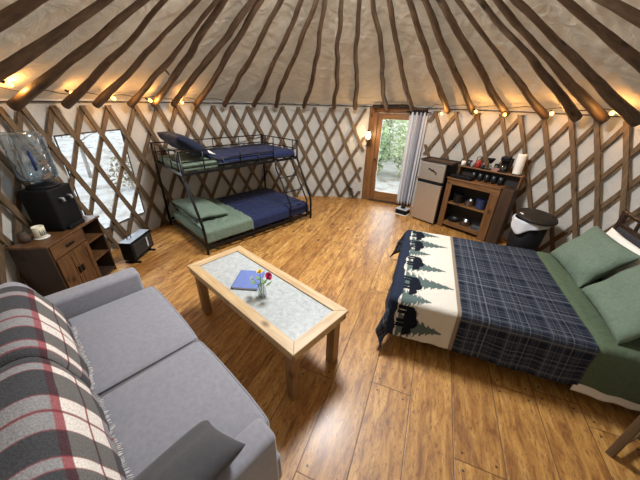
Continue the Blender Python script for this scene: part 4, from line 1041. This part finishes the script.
gl = kth('griddle', 'flat grey griddle tilted against the right end of the lower cabinet shelf', 'griddle', 0.60, 0.14, 0.118)
bm = B(); box(bm, -0.08, 0.08, -0.09, 0.09, 0.0, 0.016, 0.004); obj('griddle_plate', bm, plain('grey griddle', (0.16, 0.17, 0.18), 0.35, 0.4), gl)
bm = B(); tube(bm, [(-0.05, -0.085, 0.012), (-0.05, -0.098, 0.03), (0.05, -0.098, 0.03), (0.05, -0.085, 0.012)], 0.005, 7); obj('griddle_handle', bm, M['black_metal'], gl, True)

# ================================================================== TRASH CAN
tc = thing('trash_can', 'black trash can with a tilted black lid, beside the kitchen cabinet', 'trash can', (2.765, 3.305, 0), math.radians(-40))
ZB = 0.62
bm = B(); lathe(bm, [(0, 0), (0.15, 0), (0.16, 0.02), (0.198, ZB), (0.193, ZB), (0.155, 0.03), (0, 0.025)], 32); obj('can_body', bm, M['black_plastic'], tc, True)
bm = lathe(B(), [(0, 0.0), (0.222, 0.0), (0.230, 0.012), (0.222, 0.028), (0.15, 0.045), (0, 0.052)], 32)
bmesh.ops.transform(bm, matrix=T(0.03, -0.015, ZB + 0.050) @ RX(5) @ RY(5), verts=bm.verts[:]); ld_ = obj('can_lid', bm, plain('brownish black lid', (0.020, 0.016, 0.013), 0.5, spec=0.2), tc, True)
bm = B(); box(bm, -0.028, 0.028, -0.010, 0.010, 0, 0.003); bmesh.ops.transform(bm, matrix=T(-0.13, -0.11, ZB + 0.090) @ RZ(-42) @ RX(25), verts=bm.verts[:]); obj('lid_sticker', bm, plain('pale sticker', (0.7, 0.7, 0.68), 0.6), ld_)
bg_ = thing('trash_bag', 'white bin bag folded over the rim of the black trash can', 'bin bag', (2.765, 3.305, 0), math.radians(-40))
def bagP(u, v):
    t = 2 * PI * u; dd = 0.045 + 0.13 * max(0, math.cos(t - math.radians(240))) ** 4 + 0.015 * math.sin(5 * t)
    if v < 0.25: r = 0.192 + 0.013 * (v / 0.25); z = ZB - 0.0 + 0.008
    else: r = 0.208 + 0.012 * math.sin(t * 9) * (v - 0.25) + 0.010 * (v - 0.25); z = ZB + 0.008 - dd * (v - 0.25) / 0.75
    return Vector((r * math.cos(t), r * math.sin(t), z + 0.010))
sheet('bag_film', bagP, 72, 10, M['bag'], bg_, None, 0.003)

# ================================================================== WOODEN STAND AT THE RIGHT EDGE
M['stand'] = wood('weathered stand wood', (0.07, 0.042, 0.020), (0.15, 0.095, 0.048), 'z', 0.6, 10, 2.4, 0.1)
ws_ = thing('wooden_stand', 'plain brown wooden stand at the lower right edge, in front of the wide bed', 'stand', (2.045, 0.887, 0), math.radians(20))
for sx in (-1, 1):
    for sy in (-1, 1):
        bm = B(); box(bm, sx * 0.15 - 0.019, sx * 0.15 + 0.019, sy * 0.10 - 0.019, sy * 0.10 + 0.019, 0, 0.50, 0.003); obj('leg', bm, M['stand'], ws_)
bm = B(); box(bm, -0.18, 0.18, -0.13, 0.13, 0.50, 0.525, 0.005); obj('top', bm, M['stand'], ws_)
for sy in (-1, 1):
    bm = B(); box(bm, -0.131, 0.131, sy * 0.10 - 0.010, sy * 0.10 + 0.010, 0.06, 0.09, 0.003); obj('stretcher', bm, M['stand'], ws_)

# ================================================================== CORNER CHEST WITH WATER COOLER
HO = Vector((-2.468, 2.112, 0)); HR = math.radians(96.2); HLn, HDp, HZ = 0.74, 0.32, 0.72
ch = thing('wooden_chest', 'rustic wooden cabinet with a drawer and doors in the corner behind the sofa', 'cabinet', HO, HR)   # local x along the front, local +y towards the wall
bm = B(); box(bm, -0.015, HLn + 0.01, -0.015, HDp, HZ - 0.022, HZ, 0.005); obj('chest_top', bm, M['chest'], ch)
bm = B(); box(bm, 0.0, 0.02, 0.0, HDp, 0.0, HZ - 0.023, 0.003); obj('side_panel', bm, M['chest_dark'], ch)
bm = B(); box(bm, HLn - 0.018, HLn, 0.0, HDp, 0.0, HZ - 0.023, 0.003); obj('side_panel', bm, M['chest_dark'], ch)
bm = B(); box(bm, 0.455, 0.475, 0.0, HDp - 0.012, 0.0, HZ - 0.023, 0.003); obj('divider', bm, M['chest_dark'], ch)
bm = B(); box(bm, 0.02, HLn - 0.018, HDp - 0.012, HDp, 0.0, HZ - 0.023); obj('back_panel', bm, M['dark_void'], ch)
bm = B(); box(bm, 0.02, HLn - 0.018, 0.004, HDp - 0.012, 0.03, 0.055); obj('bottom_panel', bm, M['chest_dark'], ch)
bm = B(); box(bm, 0.024, 0.452, -0.006, 0.016, 0.555, HZ - 0.03, 0.005); dw = obj('drawer', bm, wood('drawer wood', (0.05, 0.022, 0.009), (0.16, 0.075, 0.028), 'x', 0.42, 8, 3.0, 0.2), ch)
bm = B(); box(bm, 0.19, 0.29, -0.022, -0.006, 0.612, 0.632, 0.005); obj('drawer_pull', bm, M['black_metal'], dw)
for x0, x1, hx in ((0.024, 0.236, 0.215), (0.240, 0.452, 0.261)):
    bm = B(); box(bm, x0, x1, -0.006, 0.016, 0.06, 0.545, 0.005); dd = obj('cabinet_door', bm, M['chest'], ch)
    bm = B(); e = 0.045
    box(bm, x0, x1, -0.014, -0.006, 0.06, 0.06 + e, 0.002); box(bm, x0, x1, -0.014, -0.006, 0.545 - e, 0.545, 0.002); box(bm, x0, x0 + e, -0.014, -0.006, 0.06 + e, 0.545 - e, 0.002); box(bm, x1 - e, x1, -0.014, -0.006, 0.06 + e, 0.545 - e, 0.002)
    obj('door_frame', bm, M['chest'], dd)
    bm = B(); box(bm, hx - 0.012, hx + 0.012, -0.03, -0.014, 0.30, 0.37, 0.004); obj('door_pull', bm, M['black_metal'], dd)
for z in (0.27, 0.49):
    bm = B(); box(bm, 0.476, HLn - 0.019, 0.004, HDp - 0.013, z, z + 0.018, 0.002); obj('shelf', bm, M['chest'], ch)
def on_h(x, y):
    return HO + Matrix.Rotation(HR, 3, 'Z') @ Vector((x, y, 0))
q = on_h(0.465, 0.185)
wc = thing('water_cooler', 'black countertop water cooler on the wooden cabinet by the window', 'water cooler', (q.x, q.y, HZ), HR); wc.scale = (1.06, 1.02, 1.05)
bm = B(); box(bm, -0.14, 0.14, -0.13, 0.13, 0.0, 0.40, 0.018, 3); obj('cooler_body', bm, M['black_plastic'], wc, True)
bm = B(); box(bm, -0.10, 0.10, -0.165, -0.13, 0.0, 0.035, 0.006); tray = obj('drip_tray', bm, M['black_plastic'], wc)
bm = B(); lathe(bm, [(0, 0.40), (0.12, 0.40), (0.125, 0.412), (0.085, 0.425), (0, 0.425)], 24); obj('cooler_collar', bm, M['black_plastic'], wc, True)
for x in (-0.05, 0.05):
    bm = B(); tube(bm, [(x, -0.13, 0.30), (x, -0.165, 0.30), (x, -0.17, 0.27)], 0.012, 8); obj('tap', bm, plain('grey tap', (0.25, 0.27, 0.30), 0.3), wc, True)
q2 = on_h(0.465, 0.185)
JS = 1.12
jg = thing('water_jug', 'clear bluish water bottle standing upside down on the black cooler', 'water bottle', (q2.x, q2.y, HZ + 0.4475), HR); jg.scale = (1.08, 1.06, JS)
bm = B(); lathe(bm, [(0.03, 0.0), (0.05, 0.012), (0.085, 0.03), (0.125, 0.05), (0.137, 0.075), (0.137, 0.15), (0.130, 0.165), (0.137, 0.18), (0.137, 0.27), (0.130, 0.285), (0.137, 0.30), (0.137, 0.39), (0.128, 0.415), (0.0, 0.420)], 36); obj('bottle_wall', bm, M['jug'], jg, True)
bm = B(); lathe(bm, [(0.0, 0.17), (0.1285, 0.17), (0.1305, 0.10), (0.12, 0.055), (0.085, 0.036), (0.0, 0.03)], 36); obj('bottle_water', bm, clear('water', (0.70, 0.80, 0.87), 0.05), jg, True)
bm = B(); tube(bm, [(-0.105, -0.090, 0.14), (-0.118, -0.104, 0.15), (-0.118, -0.104, 0.27), (-0.105, -0.090, 0.28)], 0.011, 8); obj('bottle_grip', bm, plain('dark blue grip', (0.012, 0.03, 0.11), 0.5, spec=0.2), jg, True)
bm = B()
for k in range(7):
    a0 = math.radians(-80 + k * 8); a1 = math.radians(-80 + (k + 1) * 8)
    bm.faces.new([bm.verts.new((0.139 * math.cos(a), 0.139 * math.sin(a), z)) for a, z in ((a0, 0.30), (a1, 0.30), (a1, 0.375), (a0, 0.375))])
obj('bottle_label', bm, plain('grey label', (0.16, 0.18, 0.20), 0.5), jg)
q = on_h(0.185, 0.16)
cd = thing('candle_cup', 'cream cup with dark fir trees on a pale saucer on the corner cabinet', 'candle cup', (q.x, q.y, HZ), HR)
bm = B(); lathe(bm, [(0, 0), (0.055, 0), (0.062, 0.008), (0.055, 0.012), (0, 0.010)], 24); obj('saucer', bm, white_c, cd, True)
bm = B(); lathe(bm, [(0, 0.012), (0.042, 0.012), (0.045, 0.02), (0.045, 0.115), (0.042, 0.118), (0.041, 0.10), (0, 0.098)], 24); obj('cup', bm, plain('cream wax cup', (0.72, 0.66, 0.50), 0.5, 0, 0.04), cd, True)
bm = B()
for k, (a, h) in enumerate(((-118, 0.045), (-100, 0.055), (-82, 0.04), (-64, 0.05), (-135, 0.05))):
    def cp(da, z): return bm.verts.new((0.0462 * math.cos(math.radians(a + da)), 0.0462 * math.sin(math.radians(a + da)), z))
    for z0, wd in ((0.035, 10), (0.035 + h * 0.35, 7.5), (0.035 + h * 0.65, 5)):
        bm.faces.new((cp(-wd, z0), cp(wd, z0), cp(0, z0 + h * 0.5)))
obj('tree_print', bm, plain('dark print', (0.03, 0.03, 0.03), 0.7), cd)
q = on_h(0.10, 0.235)
jd = thing('clay_jar', 'small dark brown jar behind the cream cup on the corner cabinet', 'jar', (q.x, q.y, HZ), HR)
bm = B(); lathe(bm, [(0, 0), (0.035, 0), (0.046, 0.03), (0.044, 0.06), (0.03, 0.085), (0.033, 0.095), (0.0, 0.094)], 18); obj('jar_body', bm, plain('brown clay', (0.055, 0.035, 0.022), 0.7, 0, 0.3, 30), jd, True)

# ================================================================== HEATER
he = thing('space_heater', 'small black electric heater with a mesh front on the floor below the window', 'heater', (-2.365, 2.955, 0), math.radians(90))
HW_, HD_, HZ0, HZ1 = 0.43, 0.15, 0.055, 0.30
bm = B(); box(bm, 0, HW_, 0.0, HD_, HZ0, HZ1, 0.008, 2); obj('heater_body', bm, M['black_plastic'], he)
bm = B(); box(bm, 0.004, HW_ - 0.004, 0.006, HD_ - 0.004, HZ1, HZ1 + 0.004, 0.0015); obj('top_plate', bm, plain('silvery top', (0.33, 0.36, 0.40), 0.3, 0.6), he)
bm = B(); box(bm, 0.035, HW_ - 0.03, -0.004, 0.001, HZ0 + 0.03, HZ1 - 0.03); g_ = obj('front_panel', bm, plain('dark grille back', (0.035, 0.033, 0.033), 0.5), he)
bm = B()
for k in range(15): tube(bm, [(0.05 + k * 0.0235, -0.008, HZ0 + 0.04), (0.05 + k * 0.0235, -0.008, HZ1 - 0.04)], 0.0025, 5)
for z in (HZ0 + 0.04, HZ1 - 0.04, (HZ0 + HZ1) / 2): tube(bm, [(0.04, -0.008, z), (HW_ - 0.035, -0.008, z)], 0.0025, 5)
obj('grille', bm, plain('grille wire', (0.12, 0.115, 0.11), 0.4, 0.7), g_)
bm = B(); box(bm, 0.285, 0.31, -0.012, -0.008, HZ0 + 0.06, HZ1 - 0.05); obj('element_strip', bm, plain('pale strip', (0.55, 0.55, 0.53), 0.4), g_)
for x in (0.05, HW_ - 0.05):
    bm = B(); box(bm, x - 0.018, x + 0.018, -0.03, HD_ + 0.02, 0, 0.018, 0.004); box(bm, x - 0.014, x + 0.014, 0.03, HD_ - 0.03, 0.018, HZ0 + 0.002); obj('foot', bm, M['black_plastic'], he)
bm = B(); tube(bm, [(0.12, 0.11, HZ1), (0.12, 0.115, HZ1 + 0.035), (0.19, 0.115, HZ1 + 0.035), (0.19, 0.11, HZ1)], 0.007, 8); obj('carry_handle', bm, M['black_plastic'], he, True)

# ================================================================== OUTSIDE
def tree(name, label, x, y, h, trunk_r, crown_r, n, mat, seed, crown_z=0.62, squash=0.9, trunk_mat='bark', leaf=0.16, base=-0.35):
    d = math.hypot(x, y - 3); z0 = base + max(0, d - 9) * 0.10
    t = thing(name, label, 'tree' if trunk_r > 0.03 else 'shrub', (x, y, z0), group='trees and shrubs outside')
    rr = random.Random(seed)
    bm = B(); top = Vector((rr.uniform(-.3, .3), rr.uniform(-.3, .3), h * 0.95)); tube(bm, [(0, 0, 0), (top.x * .3, top.y * .2, h * .35), (top.x * .7, top.y * .8, h * .7), top], [trunk_r, trunk_r * .8, trunk_r * .55, trunk_r * .2], 8)
    for k in range(7):
        f = 0.3 + 0.08 * k; a = rr.uniform(0, 2 * PI); b0 = Vector((top.x * f, top.y * f, h * f)); ln_ = crown_r * rr.uniform(.5, .9)
        tube(bm, [b0, b0 + Vector((math.cos(a) * ln_ * .5, math.sin(a) * ln_ * .5, ln_ * .3)), b0 + Vector((math.cos(a) * ln_, math.sin(a) * ln_, ln_ * .5))], [trunk_r * .4, trunk_r * .25, trunk_r * .1], 5)
    obj('trunk', bm, M[trunk_mat], t, True)
    if n:
        bm = B(); c = Vector((top.x * .6, top.y * .6, h * crown_z))
        for k in range(n):
            v_ = Vector((rr.gauss(0, 1), rr.gauss(0, 1), rr.gauss(0, 1))).normalized() * (rr.random() ** 0.4) * crown_r
            v_.z *= squash * h * (1 - crown_z) / crown_r if h * (1 - crown_z) > crown_r else squash
            p0 = c + v_
            if p0.z < 0.05: p0.z = abs(p0.z) + 0.05
            m_ = Matrix.Rotation(rr.uniform(0, 6.28), 3, Vector((rr.gauss(0, 1), rr.gauss(0, 1), rr.gauss(0, 1))).normalized()); s_ = leaf * rr.uniform(.6, 1.3)
            q = [bm.verts.new(p0 + m_ @ Vector(w_) * s_) for w_ in ((-.5, 0, 0), (0, -.28, .06), (.5, 0, 0), (0, .28, .06))]
            bm.faces.new(q)
        obj('foliage', bm, mat, t, keep_normals=True)
    return t
G1, G2 = M['leaf_green'], M['leaf_yellow']
def along(dx, dy, d, lat): return dx * d + dy * lat, dy * d - dx * lat
spots = []
for k, (d, lat, h, tr_, cr_, n_) in enumerate([(9.7, -0.95, 2.0, .028, 0.88, 2200), (9.9, 0.84, 2.2, .028, 0.90, 2200), (9.9, 2.75, 2.0, .028, 0.88, 1500), (12.6, -0.2, 3.2, .05, 1.05, 1600), (12.9, 2.1, 3.4, .05, 1.05, 1300), (13.0, -2.9, 3.4, .05, 1.05, 1300), (16.2, 1.0, 4.6, .08, 1.5, 1700), (16.5, -2.5, 4.8, .08, 1.5, 1700), (16.6, 4.1, 4.8, .08, 1.5, 1500), (21.0, -0.5, 7.0, .12, 2.2, 2000), (21.5, 4.2, 7.0, .12, 2.2, 2000), (22, -5.2, 7.0, .12, 2.2, 2000), (28, 2.0, 10, .16, 3.2, 2400), (28.5, -4.8, 10, .16, 3.2, 2400)]):
    spots.append((*along(.247, .969, d, lat), h, tr_, cr_, n_, (G1, G2)[k % 2]))
for i, (x, y, h, tr_, cr_, n_, mt) in enumerate(spots):
    tree('leafy_tree' if tr_ > .03 else 'leafy_shrub', 'green %s seen through the glass door' % ('leafy tree' if tr_ > .03 else 'leafy shrub'), x, y, h, tr_, cr_, n_, mt, 40 + i, 0.44 if h < 3.6 else 0.58)
brown = plain('dry brush leaves', (0.30, 0.25, 0.16), 0.8, 0, 0.5, 2)
spots = [(*along(-.66, .75, d, lat), h, tr_, cr_, n_) for d, lat, h, tr_, cr_, n_ in [(8.4, -1.0, 0.7, .02, 0.5, 320), (8.9, 0.9, 0.8, .02, 0.5, 320), (10.5, -2.3, 3.4, .05, 0.9, 420), (10.8, 0.1, 3.6, .05, 0.9, 420), (11.0, 2.6, 3.4, .06, 0.9, 420), (14.5, -1.8, 5.5, .09, 1.5, 700), (14.8, 1.9, 5.5, .09, 1.5, 700), (14.9, -5.6, 5.5, .09, 1.5, 700), (20, 0.2, 7.5, .13, 2.3, 900), (20.5, 5.6, 7.5, .13, 2.3, 900), (20.5, -5.4, 7.5, .13, 2.3, 900)]]
for i, (x, y, h, tr_, cr_, n_) in enumerate(spots):
    tree('bare_tree' if tr_ > .03 else 'dry_shrub', 'thin-leaved %s outside seen through the clear wall window' % ('tree' if tr_ > .03 else 'dry shrub'), x, y, h, tr_, cr_, n_, brown, 80 + i, 0.62, leaf=0.12)
